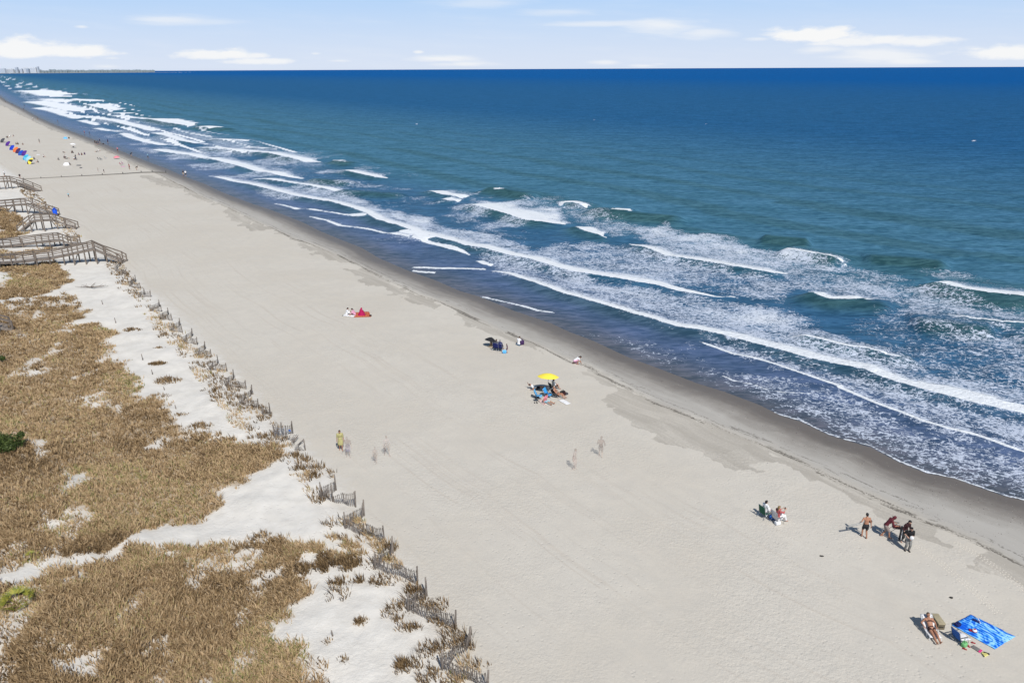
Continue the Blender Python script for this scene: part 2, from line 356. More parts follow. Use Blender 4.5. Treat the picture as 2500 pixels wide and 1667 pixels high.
def sand_material():
    m = bpy.data.materials.new('beach_sand'); m.use_nodes = True; k = NT(m.node_tree)
    pos = k.pos(); s, d, wr, damp, cov, u = (k.attr(a) for a in ('shore', 'dune', 'tide', 'damp', 'cover', 'along'))
    big = k.noise(pos, 0.08, 3); mid = k.noise(pos, 0.9, 4, 0.6); fine = k.noise(pos, 7.0, 4, 0.65); grain = k.noise(pos, 30.0, 2)
    st = k.n('ShaderNodeCombineXYZ', {0: s * 2.2, 1: u * 0.035, 2: 0.0})
    streak = k.noise(st, 1.0, 4, 0.6); st2 = k.n('ShaderNodeCombineXYZ', {0: s * 0.9, 1: u * 0.10, 2: 7.0}); streak2 = k.noise(st2, 1.0, 4, 0.65, 0.4)
    dry = k.mix(k.ss(big, 0.35, 0.65), (0.512, 0.467, 0.394), (0.535, 0.494, 0.424))
    dry = k.mix(k.ss(fine * 0.5 + mid * 0.5, 0.36, 0.64) * 0.5, dry, (0.455, 0.424, 0.37))
    dry = k.mix(k.ss(streak, 0.52, 0.66) * k.ss(s, 13.0, 20.0) * (k.ss(big, 0.4, 0.6) * 0.28 + 0.10), dry, (0.425, 0.372, 0.308))
    white = k.mix(k.ss(mid, 0.35, 0.65), (0.585, 0.553, 0.495), (0.64, 0.607, 0.547))
    c = k.mix(k.ss(d + (mid - 0.5) * 3.0, -0.8, 2.2), dry, white)
    # last tide: tan damp patches and the dark lines of weed left along it
    dn = k.ss(damp + (fine - 0.5) * 0.5 + (streak2 - 0.5) * 0.5, 0.28, 0.62)
    c = k.mix(dn * (k.ss(streak2 * 0.65 + fine * 0.35, 0.34, 0.60) * 0.62 + 0.16), c, k.mix(fine, (0.285, 0.255, 0.212), (0.375, 0.343, 0.292)))
    low = k.ss(wr + (mid - 0.5) * 1.2, 0.3, -1.2)                       # seaward of the weed line: smooth grey sand
    c = k.mix(low, c, k.mix(streak2, (0.345, 0.322, 0.285), (0.43, 0.405, 0.362)))
    wl = k.ss(k.m('ABSOLUTE', wr + (streak2 - 0.5) * 2.2 + (mid - 0.5) * 0.8), 0.34, 0.05) * k.ss(fine + (streak - 0.5) * 1.2, 0.40, 0.60)
    wl2 = k.ss(k.m('ABSOLUTE', wr + 1.1 + (streak2 - 0.5) * 3.4 + (mid - 0.5) * 1.0), 0.22, 0.04) * k.ss(fine + (streak - 0.5), 0.50, 0.62) * 0.7
    c = k.mix(k.m('MAXIMUM', wl, wl2) * 0.8, c, (0.085, 0.075, 0.06))
    # wet sand, darkest at the water
    wet = k.ss(s + (streak2 - 0.5) * 2.4 + (mid - 0.5) * 1.6 + (fine - 0.5) * 0.6, 6.0, 0.6)
    c = k.mix(wet, c, (0.128, 0.104, 0.080))
    speck = k.n('ShaderNodeTexVoronoi', {'Vector': pos, 'Scale': 1.7})
    spk = k.ss(speck, 0.075, 0.05) * k.ss(s, 12.0, 5.0) * k.ss(mid, 0.42, 0.6)
    c = k.mix(spk * 0.55, c, (0.07, 0.06, 0.05))
    # litter of dead blades under the grass
    c = k.mix(cov * 0.80, c, k.mix(fine, (0.20, 0.138, 0.075), (0.42, 0.315, 0.19)))
    foot = k.noise(pos, 4.2, 3, 0.6, 0.3); zone = k.ss(k.noise(pos, 0.11, 2), 0.40, 0.62) * 0.8 + 0.2
    hgt = (foot * 0.75 + fine * 0.35) * zone * k.ss(wr, -0.5, 3.0) + streak * 0.32 * k.ss(s, 14, 22) + grain * 0.03
    pit = k.n('ShaderNodeTexVoronoi', {'Vector': pos, 'Scale': 3.1, 'Randomness': 1.0}); trod = k.ss(k.noise(pos, 0.16, 3, 0.6), 0.44, 0.60) * k.ss(wr, 0.5, 4.0)
    hgt = hgt + k.ss(pit, 0.05, 0.30) * trod * 0.26
    nrm = k.bump(hgt, 0.62, 0.115)
    b = k.n('ShaderNodeBsdfPrincipled', {'Base Color': c, 'Roughness': k.m('SUBTRACT', 0.92, wet * 0.45), 'Specular IOR Level': k.m('ADD', 0.08, wet * 0.35), 'Normal': nrm})
    k.n('ShaderNodeOutputMaterial', {'Surface': b})
    return m

# ------------------------------------------------------------------ the sea: breakers traced on the photo, foam, ripples
Z1 = (0, 60, 3.92); Z8 = (500, 300, 3.92); Z5 = (1000, 420, 3.36); Z6 = (1700, 500, 2.94); Z7 = (1700, 850, 2.94)
# line, foam width at start and end (photo px), length of the foam trail behind it (m), trail strength, crest height (m)
FRONTS = [
    (Z(*Z1, (1430, 1190), (1560, 1230), (1800, 1260), (2000, 1310)) + Z(*Z8, (0, 345), (100, 370), (300, 420), (500, 480), (620, 487), (700, 510), (970, 545)), 6, 9, 7, 0.62, 0.35),
    (Z(*Z8, (0, 505), (120, 525), (250, 570), (430, 605), (640, 660), (800, 705), (950, 735), (1200, 775), (1400, 830), (1550, 890), (1650, 950), (1800, 990), (2000, 1060), (2200, 1120)) +
     Z(*Z5, (0, 497), (200, 550), (350, 590), (450, 625), (580, 640), (800, 705), (1000, 740), (1150, 790), (1300, 830), (1500, 860), (1800, 900), (2000, 930), (2200, 980)) + Z(*Z6, (0, 642), (150, 665), (250, 660), (360, 690)), 4, 15, 5, 0.66, 0.40),
    (Z(*Z8, (420, 540), (620, 560), (800, 590), (1000, 620), (1150, 650), (1310, 670)), 5, 9, 4, 0.55, 0.4),
    (Z(*Z8, (640, 770), (800, 810), (880, 835), (960, 830), (1150, 855), (1350, 885), (1550, 910)), 3, 4, 1.2, 0.2, 0.08),
    (Z(*Z8, (950, 890), (1150, 940), (1270, 990), (1500, 1015), (1700, 1060), (1900, 1100), (2100, 1150)) + Z(*Z5, (0, 550), (150, 590), (350, 640), (510, 690)), 3, 6, 1.5, 0.25, 0.10),
    (Z(*Z5, (540, 730), (600, 765), (670, 775)), 7, 7, 1.5, 0.4, 0.15),
    (Z(*Z5, (640, 805), (800, 835), (950, 900), (1100, 960), (1250, 1020), (1400, 1060), (1600, 1120), (1800, 1180), (2000, 1235), (2200, 1300)) +
     Z(*Z6, (0, 920), (200, 960), (400, 1020), (600, 1070), (800, 1130), (1000, 1170), (1200, 1210), (1400, 1290), (1600, 1350), (1800, 1400), (2000, 1440)) + [(2500, 1012), (2650, 1062)], 7, 62, 4.5, 0.60, 0.35),
    (Z(*Z6, (0, 975), (100, 1020), (250, 1080), (400, 1110), (600, 1170), (800, 1240), (1000, 1310)) + Z(*Z7, (1000, 293), (1200, 373), (1400, 450), (1600, 530), (1800, 590), (2000, 640), (2200, 710), (2352, 760)) + [(2650, 1170)], 7, 14, 2.6, 0.50, 0.2),
    (Z(*Z7, (165, 190), (260, 235), (350, 255), (430, 275), (500, 300), (620, 320), (860, 330)), 4, 4, 1.2, 0.3, 0.05),
    (Z(*Z7, (500, 432), (600, 478), (740, 518), (950, 618), (1250, 703), (1450, 813), (1650, 893), (1850, 928), (2000, 983), (2200, 1053), (2352, 1090)) + [(2700, 1308)], 5, 6, 1.0, 0.30, 0.04),
    (Z(*Z5, (570, 1020), (750, 1065), (900, 1100), (1050, 1140), (1200, 1158)), 4, 4, 0.8, 0.2, 0.04),
    (Z(*Z5, (0, 785), (200, 795), (640, 803)), 5, 5, 0.8, 0.15, 0.05), (Z(*Z5, (0, 812), (80, 822), (210, 832)), 5, 4, 0.6, 0.1, 0.04),
    # outer breakers
    (Z(*Z5, (135, 160), (250, 200), (430, 220)), 7, 9, 6, 0.5, 0.4), (Z(*Z5, (230, 230), (300, 245), (400, 250)), 8, 8, 3, 0.4, 0.3),
    (Z(*Z5, (420, 270), (600, 320), (780, 370), (950, 425), (1100, 440), (1300, 430)), 12, 20, 12, 0.85, 0.6),
    (Z(*Z5, (1330, 460), (1420, 510), (1560, 550), (1640, 545)), 10, 12, 5, 0.6, 0.5),
    (Z(*Z5, (1230, 280), (1330, 275), (1440, 300)), 6, 6, 3, 0.5, 0.5), (Z(*Z5, (1640, 350), (1720, 355), (1810, 362)), 9, 10, 2, 0.4, 0.8),
    (Z(*Z5, (1430, 320), (1650, 372), (1850, 395), (2100, 410), (2300, 440)), 0.5, 0.3, 1, 0.12, 0.9), (Z(*Z5, (690, 172), (730, 178), (782, 172)), 8, 8, 1.5, 0.3, 0.7), (Z(*Z5, (600, 150), (850, 200), (1050, 225)), 0.4, 0.4, 1, 0.1, 0.8),
    (Z(*Z5, (1780, 590), (1950, 650), (2100, 710), (2352, 748)) + Z(*Z6, (200, 450), (400, 490), (560, 500), (700, 500)), 6, 8, 7, 0.7, 0.4),
    (Z(*Z6, (550, 345), (800, 385), (920, 405), (1080, 445)), 5, 4, 2, 0.35, 0.7),
    (Z(*Z6, (1590, 570), (1700, 610), (1850, 650), (2000, 680), (2200, 705), (2352, 720)) + [(2640, 770)], 15, 38, 5, 0.55, 0.9),
    (Z(*Z6, (780, 640), (850, 685), (950, 718), (1100, 720), (1290, 712)), 14, 12, 3.5, 0.45, 0.6), (Z(*Z6, (700, 650), (830, 690), (1000, 728), (1300, 745), (1450, 770)), 0.5, 0.3, 0.5, 0.1, 0.5),
    (Z(*Z6, (1780, 800), (2000, 840), (2200, 865), (2352, 872)) + [(2620, 815)], 7, 7, 2.5, 0.4, 0.3),
    (Z(*Z6, (2290, 920), (2352, 955)) + [(2600, 880)], 5, 8, 2, 0.3, 0.3), (Z(*Z6, (1500, 870), (1750, 890), (2000, 920), (2200, 950)), 0.8, 0.8, 2.5, 0.25, 0.6),
    (Z(*Z6, (640, 950), (900, 1010), (1100, 1060), (1200, 1065), (1350, 1110), (1480, 1130)), 7, 8, 3, 0.5, 0.5), (Z(*Z6, (2050, 1180), (2200, 1215), (2300, 1260), (2400, 1310)), 1.0, 5, 2.5, 0.3, 0.28),
    (Z(*Z6, (1100, 1080), (1350, 1120), (1600, 1125)), 0.4, 0.4, 0.5, 0.1, 0.4), (Z(*Z6, (420, 265), (650, 285), (850, 300)), 0.4, 0.4, 0.5, 0.08, 0.8), (Z(*Z6, (1150, 410), (1500, 425), (1850, 465)), 0.2, 0.2, 0.5, 0.0, 0.7),
    (Z(*Z8, (1190, 665), (1500, 690), (1700, 705), (2000, 715)), 0.5, 0.5, 0.5, 0.2, 0.6), (Z(*Z8, (970, 560), (1150, 580), (1450, 610)), 0.3, 0.3, 0.5, 0.1, 0.7), (Z(*Z8, (1200, 380), (1350, 400), (1450, 415)), 3, 0.5, 1, 0.2, 0.7),
    # the surf running away to the left
    (Z(*Z1, (190, 740), (350, 770), (500, 800), (600, 825), (740, 832)), 4, 7, 16, 0.55, 0.4), (Z(*Z1, (120, 635), (220, 650), (370, 685)), 4, 6, 14, 0.5, 0.4), (Z(*Z1, (300, 710), (430, 730), (560, 750)), 4, 4, 9, 0.4, 0.3),
    (Z(*Z1, (245, 795), (430, 825), (550, 860)), 3, 4, 8, 0.4, 0.2), (Z(*Z1, (530, 860), (650, 890), (690, 910)), 3, 4, 4, 0.3, 0.15), (Z(*Z1, (640, 875), (800, 895), (1060, 930), (1200, 970), (1450, 1025)), 4, 6, 11, 0.5, 0.4),
    (Z(*Z1, (730, 920), (900, 965)), 3, 3, 3, 0.3, 0.1), (Z(*Z1, (860, 990), (1000, 1020), (1150, 1030), (1220, 1030)), 3, 3, 3, 0.3, 0.1), (Z(*Z1, (1130, 1040), (1200, 1080), (1350, 1125), (1500, 1155), (1760, 1162)), 4, 5, 5, 0.5, 0.2),
    (Z(*Z1, (1270, 1098), (1450, 1108)), 3, 3, 3, 0.2, 0.1), (Z(*Z1, (1190, 935), (1310, 940)), 3, 3, 3, 0.2, 0.1), (Z(*Z1, (1540, 1125), (1650, 1133)), 3, 3, 3, 0.2, 0.1),
    (Z(*Z1, (1500, 1050), (1620, 1090), (1700, 1120), (1850, 1145), (2000, 1150)), 5, 4, 8, 0.55, 0.4),
    (Z(*Z1, (1820, 1175), (2000, 1200), (2352, 1228)) + Z(*Z8, (300, 287), (450, 297), (600, 307), (750, 342), (950, 382), (1140, 375)), 4, 11, 12, 0.62, 0.6), (Z(*Z8, (300, 240), (450, 250), (680, 258)), 4, 4, 4, 0.4, 0.3),
    (Z(*Z1, (1430, 1045), (1520, 1050)), 5, 5, 3, 0.3, 0.3), (Z(*Z1, (610, 720), (820, 742)), 5, 6, 5, 0.3, 0.5), (Z(*Z1, (810, 765), (920, 800), (1080, 822)), 7, 5, 14, 0.5, 0.5), (Z(*Z1, (1040, 852), (1130, 858)), 6, 6, 6, 0.3, 0.5),
    (Z(*Z1, (980, 873), (1090, 880), (1200, 895), (1380, 908)), 4, 4, 8, 0.4, 0.3), (Z(*Z1, (1380, 905), (1550, 945), (1750, 974), (1910, 965)), 8, 9, 10, 0.5, 0.7), (Z(*Z1, (1880, 992), (1990, 1008), (2060, 1010)), 6, 9, 2, 0.3, 0.9),
    (Z(*Z1, (1890, 985), (2100, 1015), (2300, 1025)), 0.5, 0.5, 1, 0.1, 0.9), (Z(*Z1, (450, 695), (650, 693)), 4, 4, 6, 0.3, 0.4), (Z(*Z1, (500, 718), (620, 724)), 4, 4, 6, 0.3, 0.3), (Z(*Z1, (520, 658), (570, 662)), 5, 5, 3, 0.2, 0.4),
    (Z(*Z8, (1270, 460), (1400, 490), (1620, 540), (1780, 532)), 5, 9, 7, 0.6, 0.5), (Z(*Z8, (1200, 382), (1290, 388)), 7, 7, 2, 0.3, 0.6), (Z(*Z8, (0, 165), (200, 172), (380, 178)), 4, 6, 9, 0.5, 0.4), (Z(*Z8, (0, 70), (90, 70)), 6, 6, 2, 0.2, 0.8)]
LACE = [  # outlines of foam lace and how dense it is
    ([(1540, 560), (1620, 550), (1700, 572), (1760, 570), (1850, 605), (1975, 628), (2060, 650), (2080, 665), (1940, 672), (1836, 665), (1700, 640), (1600, 612)], 0.54),
    ([(1500, 690), (1700, 725), (1830, 740), (1950, 760), (2000, 790), (2070, 830), (2080, 865), (1990, 845), (1900, 855), (1800, 835), (1700, 815), (1550, 770), (1400, 715), (1300, 680), (1250, 650), (1400, 675)], 0.47),
    ([(1700, 740), (1850, 745), (1950, 765), (2000, 790), (2070, 830), (2080, 865), (1990, 850), (1900, 830), (1780, 790)], 0.53),
    ([(1400, 590), (1530, 600), (1700, 645), (1900, 680), (1960, 700), (1900, 735), (1800, 725), (1650, 705), (1500, 672), (1350, 645), (1290, 605)], 0.42),
    ([(870, 505), (960, 510), (1070, 530), (1100, 560), (1150, 600), (1110, 592), (1000, 565), (925, 530)], 0.55), ([(700, 470), (780, 460), (860, 475), (960, 510), (960, 545), (880, 510), (800, 490), (720, 478)], 0.5),
    ([(1900, 660), (2100, 670), (2250, 700), (2400, 745), (2560, 770), (2560, 800), (2300, 770), (2150, 745), (2000, 720), (1900, 700)], 0.44), ([(2000, 640), (2150, 660), (2250, 690), (2150, 700), (2050, 670)], 0.4),
    ([(1700, 820), (1850, 855), (2040, 902), (2200, 945), (2380, 1000), (2600, 1050), (2600, 1130), (2448, 1085), (2300, 1045), (2176, 1000), (2040, 945), (1900, 895), (1760, 850)], 0.46),
    ([(1750, 890), (1900, 915), (2100, 985), (2300, 1060), (2600, 1150), (2700, 1300), (2500, 1215), (2330, 1162), (2200, 1122), (2023, 1055), (1900, 1008), (1800, 960)], 0.37),
    ([(2050, 1010), (2250, 1060), (2450, 1120), (2600, 1180), (2500, 1200), (2330, 1150), (2150, 1080)], 0.40),
    ([(1400, 800), (1600, 830), (1750, 885), (1800, 950), (1620, 895), (1450, 825)], 0.25), ([(2200, 750), (2400, 770), (2560, 830), (2560, 950), (2350, 940), (2200, 900), (2120, 830), (2050, 780)], 0.30), ([(2230, 660), (2380, 665), (2420, 690), (2300, 690)], 0.32),
    ([(1130, 480), (1250, 500), (1370, 510), (1400, 545), (1330, 550), (1230, 520)], 0.64), ([(1350, 505), (1440, 505), (1520, 540), (1620, 560), (1500, 580), (1420, 550)], 0.36), ([(1050, 545), (1200, 570), (1290, 600), (1390, 650), (1300, 640), (1150, 610), (1050, 575)], 0.50),
    ([(500, 330), (570, 340), (620, 345), (660, 370), (760, 372), (700, 385), (620, 370), (520, 360)], 0.42), ([(600, 400), (700, 410), (740, 432), (680, 430), (600, 410)], 0.4), ([(1085, 530), (1200, 545), (1300, 590), (1200, 575)], 0.3),
    ([(420, 312), (520, 325), (560, 345), (450, 345), (380, 330)], 0.38)]
def build_sea():
    P, F = polar_sheet(0.075, 0.075, 52, 160000, lambda P: pline(P, SHORE)[0] < 2.5)
    s, u, _ = pline(P, SHORE); off = -s                                   # metres off the beach
    Y = P[:, 1]; R_ = np.hypot(P[:, 0], P[:, 1])
    foam = np.zeros(len(P)); crest = np.zeros(len(P)); face = np.zeros(len(P)); z = np.zeros(len(P)); edge = np.zeros(len(P))
    wob = (fbm(P[:, 0] / 2.2, P[:, 1] / 2.2, 51, 3) - 0.5); wob2 = fbm(P[:, 0] / 5, P[:, 1] / 5, 53, 3) - 0.5
    patch = fbm(P[:, 0] / 3.5, P[:, 1] / 3.5, 57, 3)
    patch2 = fbm(P[:, 0] / 4.5 + 9, P[:, 1] / 6.5, 59, 3); rag = vnoise(u / (1.6 + 0.05 * np.minimum(R_, 3000)), off / (1.3 + 0.02 * np.minimum(R_, 3000)), 55)
    for pts, w0, w1, trail, ts, amp in FRONTS:
        L = un0(pts)
        dist = np.hypot(*L.mean(0)); mg = trail * 1.3 + 4 + dist * 0.02
        k = np.where((P[:, 0] > L[:, 0].min() - mg) & (P[:, 0] < L[:, 0].max() + mg) & (Y > L[:, 1].min() - mg) & (Y < L[:, 1].max() + mg))[0]
        if not len(k): continue
        q, t, T = pline(P[k], L)
        thin = 0.80 if dist > 330 else 1.0
        sw = (s[k] < 0)
        tt = t / T
        # the lines run from far left to near right: the open sea lies on their left
        q = q + wob[k] * 0.5 * np.clip(R_[k] / 90, 0.6, 1.6)
        px = (w0 + (w1 - w0) * tt ** (2.6 if w1 > 2 * w0 else 1.0)) * (0.40 + 0.62 * patch[k] + 0.55 * rag[k]) * thin
        wm = px * Y[k] ** 2 / (FPX * HC) * (0.50 if dist > 200 else 0.68)
        tap = sst(np.minimum(tt, 1 - tt), -0.002, 0.06)
        px_m = Y[k] ** 2 / (FPX * HC) * 0.9
        half = wm * 0.5 * (0.25 + 0.75 * tap) * np.clip(px / 2.0, 0, 1)
        crest[k] = np.maximum(crest[k], np.clip(0.5 + (half - np.abs(q - half)) / ((3.4 if dist > 330 else 4.6) * px_m + 0.22), 0, 1) * sst(np.minimum(tt, 1 - tt), -0.001, 0.012) * np.clip(px / 1.5, 0, 1))
        beh = np.where(q > 0, np.exp(-np.maximum(q - wm, 0) / (trail * (0.45 if dist > 330 else 1.0) * (0.15 + 1.15 * patch2[k]))), 0) * sst(q, 0, 0.3 * px_m)
        beh = beh * ts * sst(np.minimum(tt, 1 - tt), -0.002, 0.10)
        foam[k] = np.maximum(foam[k], beh * np.clip(px, 0.4, 1))
        wd = 0.55 + amp * 1.5 + 0.004 * dist
        prof = np.where(q > 0, np.exp(-(q / (wd * 2.6)) ** 2), np.exp(-(q / wd) ** 2))
        amp = amp * 1.45 if amp >= 0.3 else amp
        face[k] = np.maximum(face[k], min(1.0, amp * 0.95) * (amp > .35) * np.exp(-((q + 0.5 * wd) / (1.15 * wd)) ** 2) * sst(np.minimum(tt, 1 - tt), 0, 0.2))  # mask for the painted darkening of the wave faces
        z[k] = np.maximum(z[k], amp * prof * sst(np.minimum(tt, 1 - tt), 0, 0.18))
    for pts, dn in LACE:
        L = un0(pts); dist = np.hypot(*L.mean(0))
        sd = poly_sd(P + np.column_stack([wob2, wob]) * 4.0, L)
        foam = np.maximum(foam, 1.0 * dn * sst(sd, -1.2 - dist * 0.004, 1.5 + dist * 0.006) * (0.34 + 0.52 * patch + 0.56 * patch2))
    # far down the coast the same surf, too far to trace: broken lines of foam parallel to the beach
    a = fbm(u / (75.0 + 0.06 * np.minimum(Y, 9000)), off / 9.0, 61, 3); b = fbm(u / 22.0, off / 26.0, 62, 2)
    wv = 0.5 + 0.5 * np.sin(off * 2 * np.pi / 27.0 + 3.0 * fbm(u / 120.0, off / 60.0, 63, 2) * 2 * np.pi)
    far = sst(a * 0.55 + wv * 0.45 + b * 0.2, 0.66, 0.86) * 0.85
    wdt = 120 + 60 * sst(Y, 1200, 5000) + 220 * sst(Y, 8000, 11000)
    foam = np.maximum(foam, far * 0.75 * sst(Y, 700, 1300) * sst(off, 14, 30) * sst(off, wdt + 50 * (b - 0.5), wdt - 45))
    g1 = np.sin(off * 2 * np.pi / 9.5 + 8.0 * fbm(u / 90.0, off / 34.0, 67, 3)); g2 = fbm(u / 30.0, off / 7.0, 68, 3)
    rows = sst(g1, 0.35, 0.9) * sst(g2, 0.40, 0.52) * sst(Y, 175, 300) * sst(Y, 950, 650) * sst(off, 13, 22) * sst(off, 66 + 60 * sst(Y, 400, 900), 46 + 50 * sst(Y, 400, 900))
    crest = np.maximum(crest, 0.80 * rows); foam = np.maximum(foam, 0.45 * rows)
    foam = np.maximum(foam, 0.34 * sst(a * 0.5 + b * 0.5, 0.36, 0.62) * sst(Y, 150, 300) * sst(Y, 1400, 800) * sst(off, 10, 22) * sst(off, 64, 40))
    # light scattered lace over the whole surf, odd white caps out at sea
    sc_ = sst(fbm(P[:, 0] / 9, P[:, 1] / 9, 65, 3), 0.40, 0.72) * 0.40 * sst(off, 3, 9) * sst(off, 62, 42) * sst(Y, 600, 250)
    foam = np.maximum(foam, sc_)
    cr = RNG.random((14, 2)); cx = 150 + cr[:, 0] * 2350; cy = 190 + 330 * cr[:, 1] ** 1.6
    for (x, y), (ox, oy) in zip(zip(cx, cy), un0(np.column_stack([cx, cy]))):
        if pline(np.array([[ox, oy]]), SHORE)[0][0] > -75: continue
        r = math.hypot(ox, oy); lx = (1.6 + 3 * random.random()) * r / FPX; ly = 0.55 * r * r / (FPX * HC)
        k = np.where((np.abs(P[:, 0] - ox) < lx * 3) & (np.abs(Y - oy) < ly * 3))[0]
        if len(k): foam[k] = np.maximum(foam[k], 0.8 * np.exp(-((P[k, 0] - ox) / lx) ** 2 - ((Y[k] - oy) / ly) ** 2))
    # swell
    swl = np.sin(off * 2 * np.pi / 21.0 + 5.0 * fbm(u / 70, off / 45, 71, 2)) * (0.4 + fbm(u / 40, off / 40, 72, 2))
    face = np.maximum(face, 0.42 * sst(swl, 0.25, 0.95) * sst(off, 40, 60) * sst(off, 190, 90))  # swell bands get the same painted darkening as the breakers
    z = z + 0.07 * swl * sst(off, 25, 60) * sst(Y, 900, 400) + 0.02 * wob * sst(off, 2, 6)
    z = z + 0.0 * z
    z = z * sst(off, 0.2, 3.0) - 0.004
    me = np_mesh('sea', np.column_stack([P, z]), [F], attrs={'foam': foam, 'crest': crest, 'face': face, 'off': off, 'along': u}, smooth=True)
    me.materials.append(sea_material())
    return tag(put('sea', me), kind='structure')

def sea_material():
    m = bpy.data.materials.new('sea_water'); m.use_nodes = True; k = NT(m.node_tree)
    pos = k.pos(); foam = k.attr('foam'); crest = k.attr('crest'); off = k.attr('off'); u = k.attr('along')
    sep = k.n('ShaderNodeSeparateXYZ', {0: pos}); yy = E(k, sep.o.node.outputs[1])
    mid = k.noise(pos, 0.05, 3)
    o = off + (mid - 0.5) * 14.0 * k.ss(off, 6.0, 25.0)
    c = k.mix(k.ss(o, 0.0, 7.0), SEA['edge'], SEA['swash'])  # slate blue here holds sky reflection put into the base colour
    c = k.mix(k.ss(o, 7.0, 20.0), c, SEA['surf'])
    c = k.mix(k.ss(o, 30.0, 58.0), c, SEA['green'])
    c = k.mix(k.ss(o, 60.0, 300.0), c, SEA['mid'])
    c = k.mix(k.ss(o, 280.0, 1900.0), c, SEA['deep'])
    c = k.mix(k.m('MINIMUM', k.attr('face'), 0.85), c, SEA['face'])      # wave faces mirror less sky: that darkening is painted into the colour
    # chop: crests lie roughly across the view from the land
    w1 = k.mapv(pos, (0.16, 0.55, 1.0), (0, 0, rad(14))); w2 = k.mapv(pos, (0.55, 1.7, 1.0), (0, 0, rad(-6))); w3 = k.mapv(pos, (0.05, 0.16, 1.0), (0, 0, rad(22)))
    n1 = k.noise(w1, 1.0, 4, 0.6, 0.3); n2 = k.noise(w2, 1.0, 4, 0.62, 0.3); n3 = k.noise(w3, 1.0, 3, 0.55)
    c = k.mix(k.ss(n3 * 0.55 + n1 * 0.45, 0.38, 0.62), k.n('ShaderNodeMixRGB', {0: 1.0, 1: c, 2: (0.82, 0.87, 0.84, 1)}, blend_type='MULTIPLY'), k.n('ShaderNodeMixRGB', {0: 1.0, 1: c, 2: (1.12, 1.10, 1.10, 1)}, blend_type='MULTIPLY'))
    c = k.mix(k.ss(n2 * 0.72 + n1 * 0.28, 0.38, 0.62), k.n('ShaderNodeMixRGB', {0: 1.0, 1: c, 2: (0.66, 0.73, 0.77, 1)}, blend_type='MULTIPLY'), k.n('ShaderNodeMixRGB', {0: 1.0, 1: c, 2: (1.42, 1.28, 1.22, 1)}, blend_type='MULTIPLY'))  # both mixes paint the light and dark of the ripples into the colour
    hgt = n1 * 0.70 * k.ss(off, 2.0, 25.0) + n2 * 0.30 * (k.ss(off, 0.5, 16.0) * 0.9 + 0.4) + n3 * 0.8 * k.ss(off, 20, 60)
    # foam: torn lace, closing up where the foam is dense
    fv = k.mapv(pos, (1.0, 1.35, 1.0), (0, 0, rad(35)))
    wx = k.n('ShaderNodeTexNoise', {'Vector': fv, 'Scale': 0.55, 'Detail': 4, 'Roughness': 0.6}, out=1)
    fvw = k.n('ShaderNodeMixRGB', {0: 1.25, 1: fv, 2: wx}, blend_type='ADD', use_clamp=False)
    def ridge(scale, wid): return k.ss(k.m('ABSOLUTE', k.noise(fvw, scale, 3, 0.55) - 0.5), wid, 0.0)
    v2 = k.n('ShaderNodeTexVoronoi', {'Vector': fvw, 'Scale': 1.5}, feature='DISTANCE_TO_EDGE')
    lace = k.m('MAXIMUM', k.m('MAXIMUM', ridge(0.75, 0.075), ridge(1.7, 0.085) * 0.9), k.m('MAXIMUM', ridge(3.6, 0.10) * 0.72, k.ss(v2, 0.26, 0.0) * 0.6))
    fn = k.noise(fvw, 2.2, 5, 0.62); fn2 = k.noise(pos, 0.35, 3)
    pat = lace * 0.64 + k.ss(fn, 0.25, 0.75) * 0.36 + (fn2 - 0.5) * 0.55
    th = 1.02 - foam * 1.10
    fm = k.ss(pat, th - 0.07, th + 0.13) * k.ss(foam, 0.02, 0.12)
    solid = k.m('MAXIMUM', k.ss(foam, 0.42, 0.72), k.ss(crest, 0.4, 0.6))
    fm = fm * (solid * 0.18 + 0.80)
    fm = k.m('MAXIMUM', fm, k.ss(crest + (fn - 0.5) * 0.55 + (k.noise(pos, 3.6, 3, 0.6) - 0.5) * 0.25, 0.42, 0.56))
    fresh = k.mix(solid * 0.75 + k.ss(fm, 0.3, 0.9) * 0.25, (0.56, 0.62, 0.74), (0.77, 0.79, 0.80))
    nrm = k.bump(hgt + fm * 0.12, 0.85, 0.55)
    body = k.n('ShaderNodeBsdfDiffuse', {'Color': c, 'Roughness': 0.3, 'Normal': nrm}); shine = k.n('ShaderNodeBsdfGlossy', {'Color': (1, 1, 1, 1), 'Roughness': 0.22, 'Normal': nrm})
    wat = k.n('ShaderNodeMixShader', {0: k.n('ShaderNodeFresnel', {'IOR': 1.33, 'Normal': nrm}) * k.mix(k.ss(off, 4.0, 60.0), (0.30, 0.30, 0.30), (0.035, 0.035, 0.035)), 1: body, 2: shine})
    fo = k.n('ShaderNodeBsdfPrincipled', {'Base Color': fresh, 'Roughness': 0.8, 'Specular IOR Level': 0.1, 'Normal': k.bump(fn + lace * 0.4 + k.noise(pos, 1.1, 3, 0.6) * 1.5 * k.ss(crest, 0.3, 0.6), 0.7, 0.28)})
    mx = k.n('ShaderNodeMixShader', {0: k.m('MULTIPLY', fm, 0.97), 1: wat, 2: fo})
    k.n('ShaderNodeOutputMaterial', {'Surface': mx})
    return m
SEA = dict(edge=(0.075, 0.086, 0.108), swash=(0.055, 0.090, 0.168), surf=(0.026, 0.086, 0.165), green=(0.044, 0.128, 0.198), mid=(0.014, 0.079, 0.182), deep=(0.001, 0.068, 0.228), face=(0.030, 0.078, 0.085))

